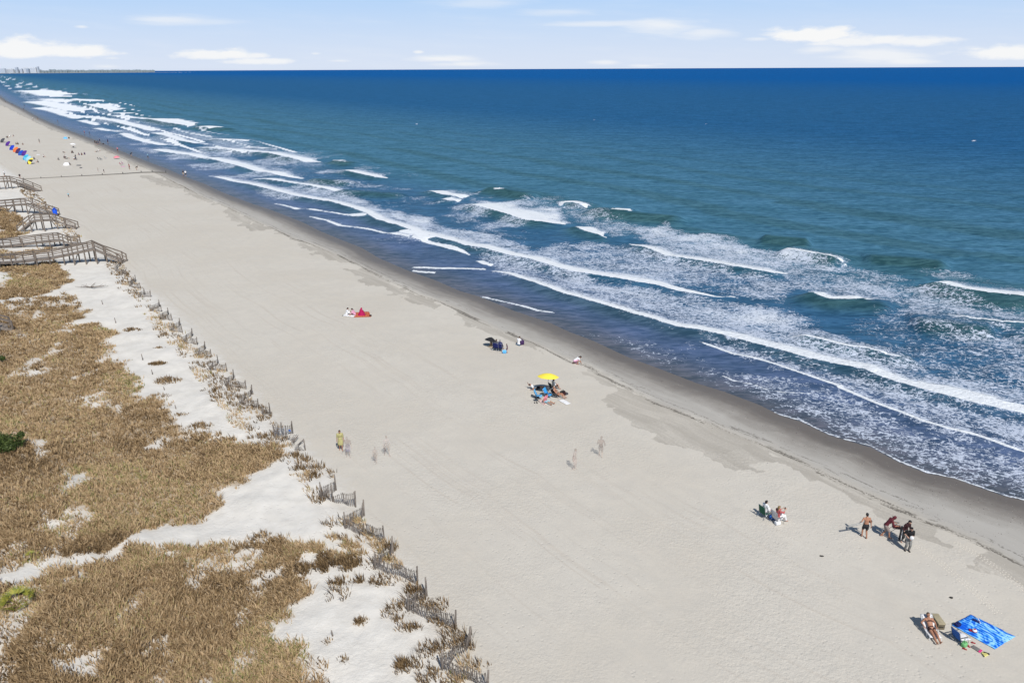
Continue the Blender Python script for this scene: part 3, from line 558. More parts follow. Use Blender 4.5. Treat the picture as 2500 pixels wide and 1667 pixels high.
# ------------------------------------------------------------------ dune grass: far too many blades to count
def grass_mesh(name, pts, zz, hts, wid, nb, tint, lean=0.55, spread=0.16):
    n = len(pts); N = n * nb
    i = np.repeat(np.arange(n), nb)
    ang = RNG.uniform(0, 2 * np.pi, N); rr = RNG.random(N) ** 0.5 * spread
    h = hts[i] * RNG.uniform(0.55, 1.1, N); w = wid[i] * RNG.uniform(0.7, 1.2, N)
    bx = pts[i, 0] + np.cos(ang) * rr; by = pts[i, 1] + np.sin(ang) * rr; bz = zz[i] - 0.03
    la = ang + RNG.normal(0, 0.6, N); ln = h * lean * RNG.uniform(0.3, 1.5, N)
    wind = np.array([-0.25, 0.1])
    dx = np.cos(la) * ln + wind[0] * h; dy = np.sin(la) * ln + wind[1] * h
    fa = RNG.uniform(0, np.pi, N); cx = np.cos(fa) * w; cy = np.sin(fa) * w
    V = np.empty((N, 5, 3), np.float32)
    V[:, 0] = np.column_stack([bx - cx, by - cy, bz]); V[:, 1] = np.column_stack([bx + cx, by + cy, bz])
    mx, my, mz = bx + dx * 0.35, by + dy * 0.35, bz + h * 0.6
    V[:, 2] = np.column_stack([mx + cx * 0.8, my + cy * 0.8, mz]); V[:, 3] = np.column_stack([mx - cx * 0.8, my - cy * 0.8, mz])
    V[:, 4] = np.column_stack([bx + dx, by + dy, bz + h * 0.95])
    b = np.arange(N)[:, None] * 5
    Q = b + np.array([[0, 1, 2, 3]]); T = b + np.array([[3, 2, 4]])
    tn = np.repeat(np.clip(tint[i] + RNG.normal(0, 0.14, N), 0, 1), 5)
    return np_mesh(name, V.reshape(-1, 3), [Q, T], attrs={'tint': tn})
def grass_material():
    m = bpy.data.materials.new('dry_grass'); m.use_nodes = True; k = NT(m.node_tree)
    r = k.n('ShaderNodeValToRGB', {0: k.attr('tint')})
    cr = r.o.node.color_ramp
    for p, c in ((0.0, (0.085, 0.055, 0.030, 1)), (0.25, (0.25, 0.165, 0.08, 1)), (0.5, (0.445, 0.315, 0.178, 1)), (0.72, (0.55, 0.40, 0.235, 1)), (0.88, (0.37, 0.32, 0.13, 1)), (1.0, (0.15, 0.18, 0.05, 1))):
        e = cr.elements.new(p) if p not in (0.0, 1.0) else cr.elements[0 if p == 0.0 else -1]
        e.color = c
    b = k.n('ShaderNodeBsdfPrincipled', {'Base Color': r, 'Roughness': 0.75, 'Specular IOR Level': 0.15})
    t = k.n('ShaderNodeBsdfTranslucent', {'Color': r})
    k.n('ShaderNodeOutputMaterial', {'Surface': k.n('ShaderNodeMixShader', {0: 0.22, 1: b, 2: t})})
    return m
def sample(polys, n):
    out = []
    areas = [max(1.0, 0.5 * abs(np.dot(w[:, 0], np.roll(w[:, 1], 1)) - np.dot(w[:, 1], np.roll(w[:, 0], 1)))) / (max(w[:, 1].mean(), 20) ** 1.35) for w in polys]
    for w, a in zip(polys, areas):
        m = int(n * a / sum(areas) * 2.2)
        lo, hi = w.min(0) - 0.6, w.max(0) + 0.6
        p = RNG.random((m * 4, 2)) * (hi - lo) + lo
        p = p[RNG.random(len(p)) < (np.clip(lo[1], 18, 400) / np.clip(p[:, 1], 18, 400)) ** 1.2][:m]
        out.append(p)
    return np.vstack(out)
def build_grass():
    gm = grass_material()
    p = sample(GRASS_W, 74000); c = grass_cover(p); p = p[RNG.random(len(p)) < c * 1.05]
    z = ground_z(p)
    R_ = p[:, 1]
    t = 0.45 + 0.24 * (fbm(p[:, 0] / 5, p[:, 1] / 5, 81, 3) - 0.5) * 2 + 0.34 * (RNG.random(len(p)) - 0.5)
    t = np.where(fbm(p[:, 0] / 6 + 40, p[:, 1] / 6, 83, 3) > 0.64, t + 0.22, t); t = np.where(RNG.random(len(p)) < 0.16, t - 0.28, t)
    h = (0.17 + 0.25 * RNG.random(len(p))) * (0.75 + 0.6 * fbm(p[:, 0] / 3, p[:, 1] / 3, 85, 2))
    me = grass_mesh('dune_grass', p, z, h, 0.017 + R_ * 0.00032, 6, np.clip(t, 0.02, 0.98), 0.75, 0.20); me.materials.append(gm)
    tag(put('dune_grass', me), 'tan dry grass covering the sand dunes at the left in patches', 'grass', kind='stuff')
    # darker, thinner plants that hold the sand along the fences
    q = sample(SPARSE_W, 15000); n = fbm(q[:, 0] / 1.1, q[:, 1] / 1.1, 87, 3)
    inside = np.max([poly_sd(q + (n[:, None] - .5) * 1.5, w) for w in SPARSE_W], axis=0) > 0
    q = q[inside & (n > np.where(q[:, 1] < 45, 0.60, 0.37))]
    cl = Z(700, 1100, 2.766, (80, 40), (130, 60), (90, 120), (180, 120), (150, 170), (290, 160), (180, 270), (200, 300), (230, 330), (300, 500), (330, 590), (400, 640), (460, 650), (600, 650), (640, 630), (680, 640), (550, 600), (520, 700),
           (360, 760), (420, 800), (340, 900), (370, 890), (500, 880), (600, 900), (640, 870), (680, 880), (350, 970), (830, 950), (850, 990), (760, 1050), (720, 1100), (750, 1140), (800, 1200), (860, 1200), (1000, 1150), (1060, 1180),
           (1100, 1210), (1120, 1250), (1150, 1270), (980, 1340), (940, 1370), (1000, 1330), (1050, 1380), (920, 1430), (1000, 1480), (1060, 1540), (960, 1540), (780, 1470), (800, 1440), (1230, 1430), (1310, 1470), (1040, 1070),
           (980, 1040), (960, 1060), (750, 780), (680, 740), (590, 760), (830, 900), (900, 950), (640, 680), (700, 660), (500, 520), (550, 560), (400, 500), (430, 470), (500, 480), (1250, 1320), (1190, 1300), (1100, 1330), (1140, 1560), (1200, 1540), (900, 1000), (860, 1060))
    sp = []
    for x, y in cl:
        g = G1(x, y); m = random.randint(7, 22); r = random.uniform(0.22, 0.6)
        for _ in range(m):
            a = random.random() * 6.28; rr = r * random.random() ** 0.6
            sp.append((g.x + math.cos(a) * rr * 1.3, g.y + math.sin(a) * rr))
    q = np.vstack([q, np.array(sp)]); zq = ground_z(q)
    tq = np.where(fbm(q[:, 0] / 2.5, q[:, 1] / 2.5, 91, 2) > 0.56, 0.62, 0.16) + RNG.normal(0, 0.08, len(q))
    me = grass_mesh('fence_plants', q, zq, 0.20 + 0.40 * RNG.random(len(q)) ** 1.5, 0.012 + q[:, 1] * 0.00028, 5, np.clip(tq, 0.02, 0.98), 0.55, 0.16); me.materials.append(gm)
    tag(put('fence_plants', me), 'scattered dark and straw coloured dune plants growing along the sand fences', 'dune plants', kind='stuff')
    return gm
GRASS_MAT = None
build_sand(); build_sea()
GRASS_MAT = build_grass()

# ------------------------------------------------------------------ small modelling helpers
class MB:
    """collects boxes, bars, tubes and sheets and links them as one mesh object"""
    def __init__(s): s.bm = bmesh.new()
    def bar(s, p, q, w=0.04, h=None, up=(0, 0, 1)):
        p, q = Vector(p), Vector(q); d = (q - p)
        if d.length < 1e-5: return s
        d.normalize(); u = Vector(up)
        if abs(d.dot(u)) > 0.98: u = Vector((0, 1, 0))
        a = d.cross(u).normalized(); b = a.cross(d).normalized(); h = w if h is None else h
        v = [s.bm.verts.new(c + a * (sx * w / 2) + b * (sy * h / 2)) for c in (p, q) for sx, sy in ((-1, -1), (1, -1), (1, 1), (-1, 1))]
        for f in ((3, 2, 1, 0), (4, 5, 6, 7), (0, 1, 5, 4), (1, 2, 6, 5), (2, 3, 7, 6), (3, 0, 4, 7)): s.bm.faces.new([v[i] for i in f])
        return s
    def box(s, c, size, rz=0.0, rx=0.0, bev=0.0):
        m = Matrix.Translation(Vector(c)) @ Matrix.Rotation(rz, 4, 'Z') @ Matrix.Rotation(rx, 4, 'X') @ Matrix.Diagonal((size[0], size[1], size[2], 1))
        r = bmesh.ops.create_cube(s.bm, size=1.0, matrix=m)
        if bev: bmesh.ops.bevel(s.bm, geom=list({e for v in r['verts'] for e in v.link_edges}), offset=bev, segments=2, affect='EDGES', profile=0.6)
        return s
    def cone(s, p, q, r1, r2=None, n=10, sq=1.0, side=None, caps=2):
        """closed tapered limb with rounded ends; sq squashes it across 'side'"""
        p, q = Vector(p), Vector(q); r2 = r1 if r2 is None else r2; d = q - p
        if d.length < 1e-5: d = Vector((0, 0, 1e-3))
        d.normalize()
        a = Vector(side) if side is not None else (d.cross(Vector((0, 0, 1))) if abs(d.z) < 0.95 else d.cross(Vector((0, 1, 0))))
        a = (a - d * a.dot(d)).normalized(); b = d.cross(a)
        rings = []
        prof = []
        for i in range(caps, 0, -1):
            t = i / caps * math.pi / 2 * 0.94; prof.append((p - d * (r1 * min(1, sq) * math.sin(t)), r1 * math.cos(t)))
        prof += [(p, r1), (q, r2)]
        for i in range(1, caps + 1):
            t = i / caps * math.pi / 2 * 0.94; prof.append((q + d * (r2 * min(1, sq) * math.sin(t)), r2 * math.cos(t)))
        for c, r in prof:
            rings.append([s.bm.verts.new(c + a * (r * math.cos(k * 2 * math.pi / n)) + b * (r * sq * math.sin(k * 2 * math.pi / n))) for k in range(n)])
        for A, B in zip(rings[:-1], rings[1:]):
            for k in range(n): s.bm.faces.new((A[k], A[(k + 1) % n], B[(k + 1) % n], B[k]))
        s.bm.faces.new(rings[0][::-1]); s.bm.faces.new(rings[-1])
        return s
    def tube(s, pts, r, n=6):
        for a, b in zip(pts[:-1], pts[1:]): s.cone(a, b, r, r, n, caps=1)
        return s
    def ball(s, c, r, seg=12, rot=None):
        r = (r, r, r) if isinstance(r, (int, float)) else r
        m = Matrix.Translation(Vector(c)) @ (rot or Matrix.Identity(4)) @ Matrix.Diagonal((*r, 1))
        bmesh.ops.create_uvsphere(s.bm, u_segments=seg, v_segments=max(6, seg * 2 // 3), radius=1.0, matrix=m); return s
    def sheet(s, P, th=0.012):
        """grid of points [i][j] given thickness"""
        n, m = len(P), len(P[0])
        T = [[s.bm.verts.new(Vector(p)) for p in r] for r in P]; B = [[s.bm.verts.new(Vector(p) - Vector((0, 0, th))) for p in r] for r in P]
        for i in range(n - 1):
            for j in range(m - 1):
                s.bm.faces.new((T[i][j], T[i + 1][j], T[i + 1][j + 1], T[i][j + 1])); s.bm.faces.new((B[i][j], B[i][j + 1], B[i + 1][j + 1], B[i + 1][j]))
        for j in range(m - 1):
            s.bm.faces.new((T[0][j], T[0][j + 1], B[0][j + 1], B[0][j])); s.bm.faces.new((T[n - 1][j + 1], T[n - 1][j], B[n - 1][j], B[n - 1][j + 1]))
        for i in range(n - 1):
            s.bm.faces.new((T[i + 1][0], T[i][0], B[i][0], B[i + 1][0])); s.bm.faces.new((T[i][m - 1], T[i + 1][m - 1], B[i + 1][m - 1], B[i][m - 1]))
        return s
    def mesh(s, name, smooth=False):
        bmesh.ops.recalc_face_normals(s.bm, faces=s.bm.faces[:])
        me = bpy.data.meshes.new(name); s.bm.to_mesh(me); s.bm.free()
        if smooth: me.polygons.foreach_set('use_smooth', [True] * len(me.polygons))
        return me
    def build(s, name, mat, parent=None, smooth=False):
        me = s.mesh(name, smooth); me.materials.append(mat)
        return put(name, me, parent)

MC = {}
def C(name, col, **kw):
    if name not in MC: MC[name] = MAT(name, col, **kw)
    return MC[name]
WOOD = C('weathered_wood', (0.205, 0.168, 0.138), rough=0.9, spec=0.1, var=0.28, vscale=3.0)
WOOD2 = C('grey_deck_boards', (0.275, 0.235, 0.20), rough=0.9, spec=0.1, var=0.25, vscale=5.0)
SLAT = C('grey_fence_slats', (0.20, 0.17, 0.145), rough=0.9, spec=0.1, var=0.35, vscale=2.0)
WIRE = C('fence_wire', (0.12, 0.11, 0.10), rough=0.6, metal=0.6)

# ------------------------------------------------------------------ boardwalks over the dunes
def boardwalk(stations, label, width=1.45, npost=None):
    base = [G1(x, yb) for x, yb, yd in stations]
    top = [Vector((b.x, b.y, max(b.z + 0.12, lift(b, yd)))) for b, (x, yb, yd) in zip(base, stations)]
    o0 = base[len(base) // 2]
    root = empty('boardwalk', o0, 0, label, 'boardwalk', 'wooden boardwalks crossing the dunes')
    T = [t - o0 for t in top]; B = [b - o0 for b in base]
    def side(i):
        a = T[max(0, i - 1)]; b = T[min(len(T) - 1, i + 1)]; d = Vector((b.x - a.x, b.y - a.y, 0)).normalized()
        n = Vector((-d.y, d.x, 0)); return n if n.y > 0 else -n
    N = [side(i) * width for i in range(len(T))]
    def steep(i): return abs(T[i + 1].z - T[i].z) / max(0.1, math.hypot(T[i + 1].x - T[i].x, T[i + 1].y - T[i].y)) > 0.26
    deck, stair, beam = MB(), MB(), (MB(), MB())
    def flush(st):
        nonlocal deck, stair, beam
        if st: stair.build('stairs', WOOD2, root); stair = MB()
        else:
            deck.build('deck', WOOD2, root); [b_.build('beam', WOOD, root) for b_ in beam]; deck, beam = MB(), (MB(), MB())
    for i in range(len(T) - 1):
        if i and steep(i) != steep(i - 1): flush(steep(i - 1))
        a, b = T[i], T[i + 1]; L = (b - a).length; 
        if steep(i):
            n = max(2, int(abs(b.z - a.z) / 0.17))
            for k in range(n):
                f = (k + 0.5) / n; c = a.lerp(b, f); z = a.z + (b.z - a.z) * ((k + 1) / n if b.z < a.z else k / n); nn = N[i].lerp(N[i + 1], f)
                dd = Vector((b.x - a.x, b.y - a.y, 0)); dl = dd.length / n * 0.55; dd.normalize()
                p = Vector((c.x, c.y, z)); stair.bar(p, p + nn, dl * 2, 0.045)
            for f in (0.0, 1.0): stair.bar(a + N[i] * f - Vector((0, 0, 0.16)), b + N[i + 1] * f - Vector((0, 0, 0.16)), 0.05, 0.26)
        else:
            n = max(2, int(L / 0.15))
            for k in range(n):
                f = (k + 0.5) / n; p = a.lerp(b, f) + Vector((0, 0, 0.003 * (k % 3))); deck.bar(p, p + N[i].lerp(N[i + 1], f), L / n * 0.93, 0.04)
            for bi, f in enumerate((0.02, 0.98)): beam[bi].bar(a + N[i] * f - Vector((0, 0, 0.13)), b + N[i + 1] * f - Vector((0, 0, 0.13)), 0.05, 0.20)
    flush(steep(len(T) - 2))
    for f, off in ((0.0, -0.06), (1.0, 0.06)):
        hr, mr = MB(), MB()
        for i in range(len(T) - 1):
            sa, sb = N[i].normalized() * off, N[i + 1].normalized() * off
            a, b = T[i] + N[i] * f + sa, T[i + 1] + N[i + 1] * f + sb
            hr.bar(a + Vector((0, 0, 1.06)), b + Vector((0, 0, 1.06)), 0.11, 0.045)
            hr.bar(a + Vector((0, 0, 0.96)), b + Vector((0, 0, 0.96)), 0.05, 0.12)
            mr.bar(a + Vector((0, 0, 0.48)), b + Vector((0, 0, 0.48)), 0.045, 0.12)
        hr.build('handrail', WOOD, root); mr.build('mid_rail', WOOD, root)
        for i in range(len(T)):
            s = N[i].normalized() * off * 2.2
            p = T[i] + N[i] * f + s; g = ground_z([(p.x + o0.x, p.y + o0.y)])[0] - o0.z
            MB().bar((p.x, p.y, g - 0.3), (p.x, p.y, T[i].z + 1.04), 0.14).build('post', WOOD, root)
    for i in range(len(T)):                                  # bracing across the tall trestles
        if T[i].z - B[i].z > 1.2 and i % 2 == 0:
            MB().bar(B[i] + Vector((0, 0, 0.3)), T[i] + N[i] - Vector((0, 0, 0.25)), 0.05, 0.14).build('cross_brace', WOOD, root)
    return root
boardwalk([(-120, 672, 665), (-60, 662, 653), (0, 655, 642), (30, 653, 640), (60, 652, 638), (92, 650, 634), (125, 648, 631), (160, 647, 624), (184, 646.8, 619), (212, 645, 613), (238, 644, 608), (262, 641, 620), (290, 643, 636), (298, 643.5, 642)],
          'longest and nearest boardwalk, climbing to a high landing with steps down to the sand')
boardwalk([(-100, 614, 610), (-45, 609, 606), (0, 606, 602), (28, 605, 600), (57, 604, 597), (92, 604, 592), (125, 606, 589), (157, 603, 586.5), (175, 600, 595), (192, 599, 599)],
          'long brown boardwalk running just behind the nearest one, its steps ending beside the plants')
boardwalk([(45, 566, 565.5), (62, 566, 552), (79, 565.7, 540), (110, 565, 538), (141, 560, 536), (163, 558.5, 548), (186, 560, 559)],
          'short boardwalk with stairs at both ends, like a bridge over white sand')
boardwalk([(-60, 522, 508), (0, 518, 504), (20, 519, 502), (41, 521, 500), (70, 523, 499), (100, 525, 514), (131, 526, 525)],
          'boardwalk whose steps come down beside the bright blue bin')
boardwalk([(-60, 467, 445), (0, 463, 443), (15, 462, 442.5), (30, 461.6, 442), (46, 459, 449), (66, 464, 458), (86, 468, 467)],
          'farthest boardwalk, its railing sloping down towards the thin line across the sand')
boardwalk([(-70, 812, 782), (-30, 811, 789), (0, 811, 797), (32, 807, 806)],
          'end of a walkway railing sticking out of the grass at the left edge')
g = G1(136, 527)
r = empty('blue_bin', g, 0, 'bright blue beach bin with lid standing at the foot of the steps', 'bin')
blu = C('blue_plastic', (0.01, 0.09, 0.62), rough=0.4)
MB().cone((0, 0, 0.05), (0, 0, 1.15), 0.36, 0.42, 14, caps=1).build('barrel', blu, r, True); MB().cone((0, 0, 1.2), (0, 0, 1.27), 0.45, 0.40, 14, caps=1).build('lid', C('dark_blue_plastic', (0.01, 0.05, 0.35), rough=0.4), r, True)

# ------------------------------------------------------------------ slatted sand fences, each zigzag a fence of its own
def sand_fence(px, label, ht=1.05, net=None, droop=0.35, fallen=False):
    P = [G1(*p) for p in px]; o0 = P[len(P) // 2]
    root = empty('sand_fence', o0, 0, label, 'sand fence', 'slatted sand fences along the edge of the dunes')
    sl, wrs = MB(), []
    tot = len(P) - 1
    for i in range(tot):
        a, b = P[i] - o0, P[i + 1] - o0; L = (b - a).length; n = max(3, int(L / 0.105)); d = (b - a).normalized(); nr = Vector((-d.y, d.x, 0))
        prev = None; wr = (MB(), MB(), MB()); wrs += wr
        for k in range(n + 1):
            f = k / n; q = a.lerp(b, f)
            edge = f if i == 0 else 1 - f                    # 1 at the inner corner of the V
            if tot == 1: edge = f
            q.z = ground_z([(q.x + o0.x, q.y + o0.y)])[0] - o0.z
            q += nr * (0.12 * math.sin(f * 9 + i * 2) * math.sin(f * math.pi))
            h = ht * (1 - droop * edge * (0.8 + 0.4 * math.sin(f * 5 + i))) * random.uniform(0.95, 1.04)
            t = nr * (0.18 * math.sin(f * 4 + i * 1.7) * (1 if not fallen else 4.5)) + d * random.uniform(-0.05, 0.05)
            top = q + Vector((t.x, t.y, h if not fallen else h * 0.45))
            sl.bar(q - Vector((0, 0, 0.12)), top, 0.042, 0.012, up=nr)
            if prev:
                for wi, fr in enumerate((0.2, 0.55, 0.88)): wr[wi].bar(prev[0].lerp(prev[1], fr), q.lerp(top, fr), 0.012)
            prev = (q, top)
    sl.build('slats', SLAT, root); [w_.build('wire', WIRE, root) for w_ in wrs]
    for i, p in enumerate(P):
        q = p - o0
        if len(P) == 3 and i == 1 and ht < 1: continue
        tl = Vector((random.uniform(-.07, .07), random.uniform(-.07, .07), 0))
        MB().cone(q - Vector((0, 0, 0.25)), q + Vector((0, 0, ht * 1.12)) + tl, 0.055, 0.045, 8, caps=1).build('post', SLAT, root, True)
    if net:
        a, b = P[net[0]] - o0, P[net[1]] - o0
        pts = [[a.lerp(b, i / 10) + Vector((0.05 * math.sin(i * 2 + j), 0.08 * math.sin(j * 1.3 + i), 0.08 + j / 6 * ht * (0.85 - 0.35 * i / 10))) for j in range(7)] for i in range(11)]
        m = MB()
        for i in range(10):
            for j in range(6):
                m.bar(pts[i][j], pts[i + 1][j], 0.010); m.bar(pts[i][j], pts[i][j + 1], 0.010)
        m.build('netting', C('pale_blue_netting', (0.26, 0.30, 0.36)), root)
        c = b.lerp(a, 0.15) + Vector((0, -0.06, 0.35)); MB().ball(c, (0.11, 0.05, 0.08), 10).build('blue_rag', C('blue_cloth', (0.03, 0.12, 0.45)), root, True)
    return root
sand_fence([(821, 1196), (784, 1217.5), (812, 1224), (868, 1237)], 'twisted slatted fence at the top of the bare zigzag row, its back corner collapsing', 1.1, droop=0.55)
sand_fence([(889, 1259), (843, 1290), (938.6, 1322)], 'zigzag slatted fence next below the twisted one, a clean gap of sand in front', 1.05)
sand_fence([(959.6, 1349.5), (916, 1389), (1019, 1425)], 'zigzag slatted fence with a lone dark tuft inside its open corner', 1.05)
sand_fence([(1042.7, 1454), (996, 1492), (1112, 1534)], 'zigzag slatted fence half hidden by the thickest dark plants at its lower tip', 1.05)
sand_fence([(1148, 1573.6), (1080, 1635), (1190, 1681)], 'zigzag slatted fence cut off by the bottom edge of the photo', 1.05)
sand_fence([(715, 1058), (690, 1062), (672, 1068)], 'sagging fence hung with pale blue netting and a blue rag', 1.0, net=(2, 0))
sand_fence([(700, 1074), (722, 1086), (746, 1099)], 'dark section of slatted fence lying collapsed over the sand just below the blue netting', 0.8, fallen=True)
TIPS = [(293, 646), (309, 672), (331, 686), (344, 705), (354, 719), (368, 725), (390, 748), (394, 761), (412, 768), (420, 783), (440, 794), (446, 812), (470, 820), (481, 842), (501, 852), (516, 872), (533, 887), (555, 906), (571, 922), (600, 950), (615, 962), (631, 996), (661, 1010)]
WHICH = ['eleventh', 'tenth', 'ninth', 'eighth', 'seventh', 'sixth', 'fifth', 'fourth', 'third', 'second', 'first']
for i in range(11):
    a, b = TIPS[2 * i], TIPS[2 * i + 1]; sc = (a[1] - 560) / 400
    inner = ((a[0] + b[0]) / 2 - 14 - 22 * sc, (a[1] + b[1]) / 2 + 3 + 4 * sc)
    sand_fence([a, inner, b], f'small zigzag fence among dune plants, {WHICH[i]} one counted up the row from the blue netting', 0.78, droop=0.45)
sand_fence([(661, 1010), (643, 1015)], 'single short fence panel leaning beside its thick post just above the blue netting', 0.95)

# ------------------------------------------------------------------ stakes, tufts and shrubs on the dunes
for x, y, hpx, lb in ((349, 879, 14, 'thick leaning stake, the tallest on the bare white strip behind the fences'), (373, 914, 11, 'thin stake in white sand just above the largest dark tuft'), (283, 789, 12, 'bent stake in white sand left of a low mounded tuft'),
                      (251, 743, 9, 'thin stake on bare white sand below the twiggy dead branch'), (402, 952, 7, 'tiny stake just below the largest dark tuft on white sand'), (430, 998, 9, 'tiny stake on white sand near the grass edge, lowest of the row'),
                      (813, 1552, 14, 'lone stake beside the lower grass patch, well away from the others')):
    p = G1(x, y); h = hpx / (FPX / (p.y * _c + HC * _s)) * 1.1
    m = MB(); m.cone(p - Vector((0, 0, .2)), p + Vector((-0.06, 0.03, h)), 0.05, 0.035, 7, caps=1)
    o = m.build('wooden_stake', SLAT, None, True); tag(o, lb, 'stake', 'stakes on the bare dune sand')
def tuft(x, y, rx, h, n, lb, tint=0.2):
    p = G1(x, y); r = RNG.random(n) ** 0.6; a = RNG.uniform(0, 6.28, n)
    q = np.column_stack([np.cos(a) * r * rx, np.sin(a) * r * rx * 0.6])
    zz = ground_z(q + np.array([p.x, p.y])) - p.z
    me = grass_mesh('grass_tuft', q, zz, h * (1.15 - 0.7 * r), np.full(n, 0.012 + p.y * 0.00025), 5, np.clip(tint + RNG.normal(0, .09, n), .02, .98), 0.5, 0.17)
    me.materials.append(GRASS_MAT); o = put('grass_tuft', me); o.location = p
    tag(o, lb, 'grass tuft', 'lone tufts on the bare dune sand')
tuft(410, 931, 1.25, 0.55, 60, 'largest dark mounded tuft alone on the white sand strip')
tuft(323, 806, 0.95, 0.45, 40, 'low rounded tuft with a long runner on white sand right of the bent stake')
tuft(389, 849, 0.5, 0.25, 18, 'very small flat tuft on white sand between two larger ones')
tuft(385, 889, 0.85, 0.40, 80, 'wide flat tuft with thin upright stems just above the largest one')
tuft(390, 966, 0.9, 0.35, 26, 'flat tuft trailing from the edge of the big grass patch')
tuft(491, 1042, 0.95, 0.50, 44, 'spiky dark tuft on the lower end of the white strip')
tuft(442, 1012, 0.6, 0.30, 20, 'little tuft close to the grass edge above the spiky one')
tuft(880, 1517, 0.36, 0.32, 44, 'small tuft alone on clean sand left of the thick fence plants')
tuft(841, 1611, 0.25, 0.30, 10, 'thin wispy tuft on sand beside the lower grass patch')
tuft(985, 1628, 0.50, 0.45, 26, 'bushy tuft on open sand nearest the bottom edge')
tuft(800, 1566, 0.20, 0.25, 10, 'tiny tuft at the foot of the lone stake')
tuft(945, 1368, 0.25, 0.45, 12, 'dark upright tuft standing inside the open corner of a zigzag fence')
p = G1(221, 703); m = MB()
for a, l in ((0.3, 1.7), (2.6, 1.6), (3.3, 1.9), (5.4, 1.5), (1.2, 0.9), (0.0, 2.4)):
    q = Vector((math.cos(a) * l, math.sin(a) * l * 0.7, 0.25 + 0.25 * (l < 1.6))); m.cone((0, 0, 0.1), q, 0.06, 0.02, 6, caps=1); m.cone(q * 0.6, q * 0.75 + Vector((0.2, 0.3, 0.2)), 0.03, 0.012, 6, caps=1)
o = m.build('dead_branch', SLAT, None, True); o.location = p; tag(o, 'dead twiggy branch lying on white sand near the longest boardwalk', 'branch')

def leaf_mat(name, a, b):
    m = bpy.data.materials.new(name); m.use_nodes = True; k = NT(m.node_tree)
    n = k.noise(k.n('ShaderNodeTexCoord', out=3), 5.0, 3)
    c = k.mix(k.ss(n, .35, .65), a, b); bs = k.n('ShaderNodeBsdfPrincipled', {'Base Color': c, 'Roughness': 0.55, 'Specular IOR Level': 0.25})
    k.n('ShaderNodeOutputMaterial', {'Surface': k.n('ShaderNodeMixShader', {0: 0.2, 1: bs, 2: k.n('ShaderNodeBsdfTranslucent', {'Color': c})})}); return m
LEAF = leaf_mat('dark_green_leaves', (0.04, 0.062, 0.018), (0.115, 0.15, 0.04)); PALM = leaf_mat('yellow_green_fronds', (0.17, 0.20, 0.03), (0.42, 0.38, 0.06))
def shrub(x, y, rx, h, nl, lb):
    p = G1(x, y); root = empty('green_shrub', p, 0, lb, 'shrub')
    V, F = [], []
    lobes = [(random.uniform(-.75, .75) * rx, random.uniform(-.6, .6) * rx, random.uniform(.35, .8) * h, random.uniform(.18, .40) * rx) for _ in range(16)]
    for i in range(nl):
        cx, cy, cz, r = random.choice(lobes); r *= random.uniform(.8, 1.25); d = Vector((random.gauss(0, 1), random.gauss(0, 1), random.gauss(0, .8))).normalized() * r * random.random() ** 0.35
        c = Vector((cx, cy, cz)) + d; c.z = max(0.05, c.z); a = Vector((random.gauss(0, 1), random.gauss(0, 1), random.gauss(0, .6))).normalized() * 0.075; b = a.cross(Vector((random.gauss(0, 1), random.gauss(0, 1), random.gauss(0, 1)))).normalized() * 0.04
        k = len(V); V += [c - a, c + b, c + a, c - b]; F.append((k, k + 1, k + 2, k + 3))
    me = np_mesh('foliage', [tuple(v) for v in V], [F]); me.materials.append(LEAF); put('foliage', me, root)
    m = MB()
    for cx, cy, cz, r in lobes: m.cone((cx * .2, cy * .2, -.1), (cx, cy, cz), 0.05, 0.015, 6, caps=1)
    m.build('stems', WOOD, root)
shrub(12, 1094, 1.3, 1.0, 4600, 'dark green bushy shrub growing in tan grass at the left edge')
shrub(-2, 885, 0.5, 0.6, 900, 'small dark green shrub just peeking in at the left edge above the larger one')
def palmetto(x, y, sc, lb, nf=13):
    p = G1(x, y); root = empty('palmetto', p, 0, lb, 'palmetto')
    for i in range(nf):
        m = MB(); az = i * 2.4 + random.uniform(-.3, .3); el = random.uniform(0.25, 1.15); d = Vector((math.cos(az) * math.cos(el), math.sin(az) * math.cos(el), math.sin(el)))
        tip = d * (0.55 * sc); m.cone((0, 0, 0), tip, 0.012, 0.01, 5, caps=1)
        s = d.cross(Vector((0, 0, 1))).normalized(); u = s.cross(d)
        for k in range(-6, 7):
            a = k * 0.17; f = (d * math.cos(a) + s * math.sin(a)).normalized(); e = tip + f * (0.55 * sc) + Vector((0, 0, -0.10 * sc + random.uniform(-.05, .05))); w = f.cross(u) * 0.02 * sc
            v = [m.bm.verts.new(q) for q in (tip, tip.lerp(e, .5) + w, e, tip.lerp(e, .5) - w)]; m.bm.faces.new(v)
        m.build('frond', PALM, root)
palmetto(46, 1476, 1.05, 'yellow green palmetto with spiky fronds low in the grass at the bottom left'); palmetto(78, 1362, 0.5, 'very small greenish palmetto beside the sandy footpath', 8)

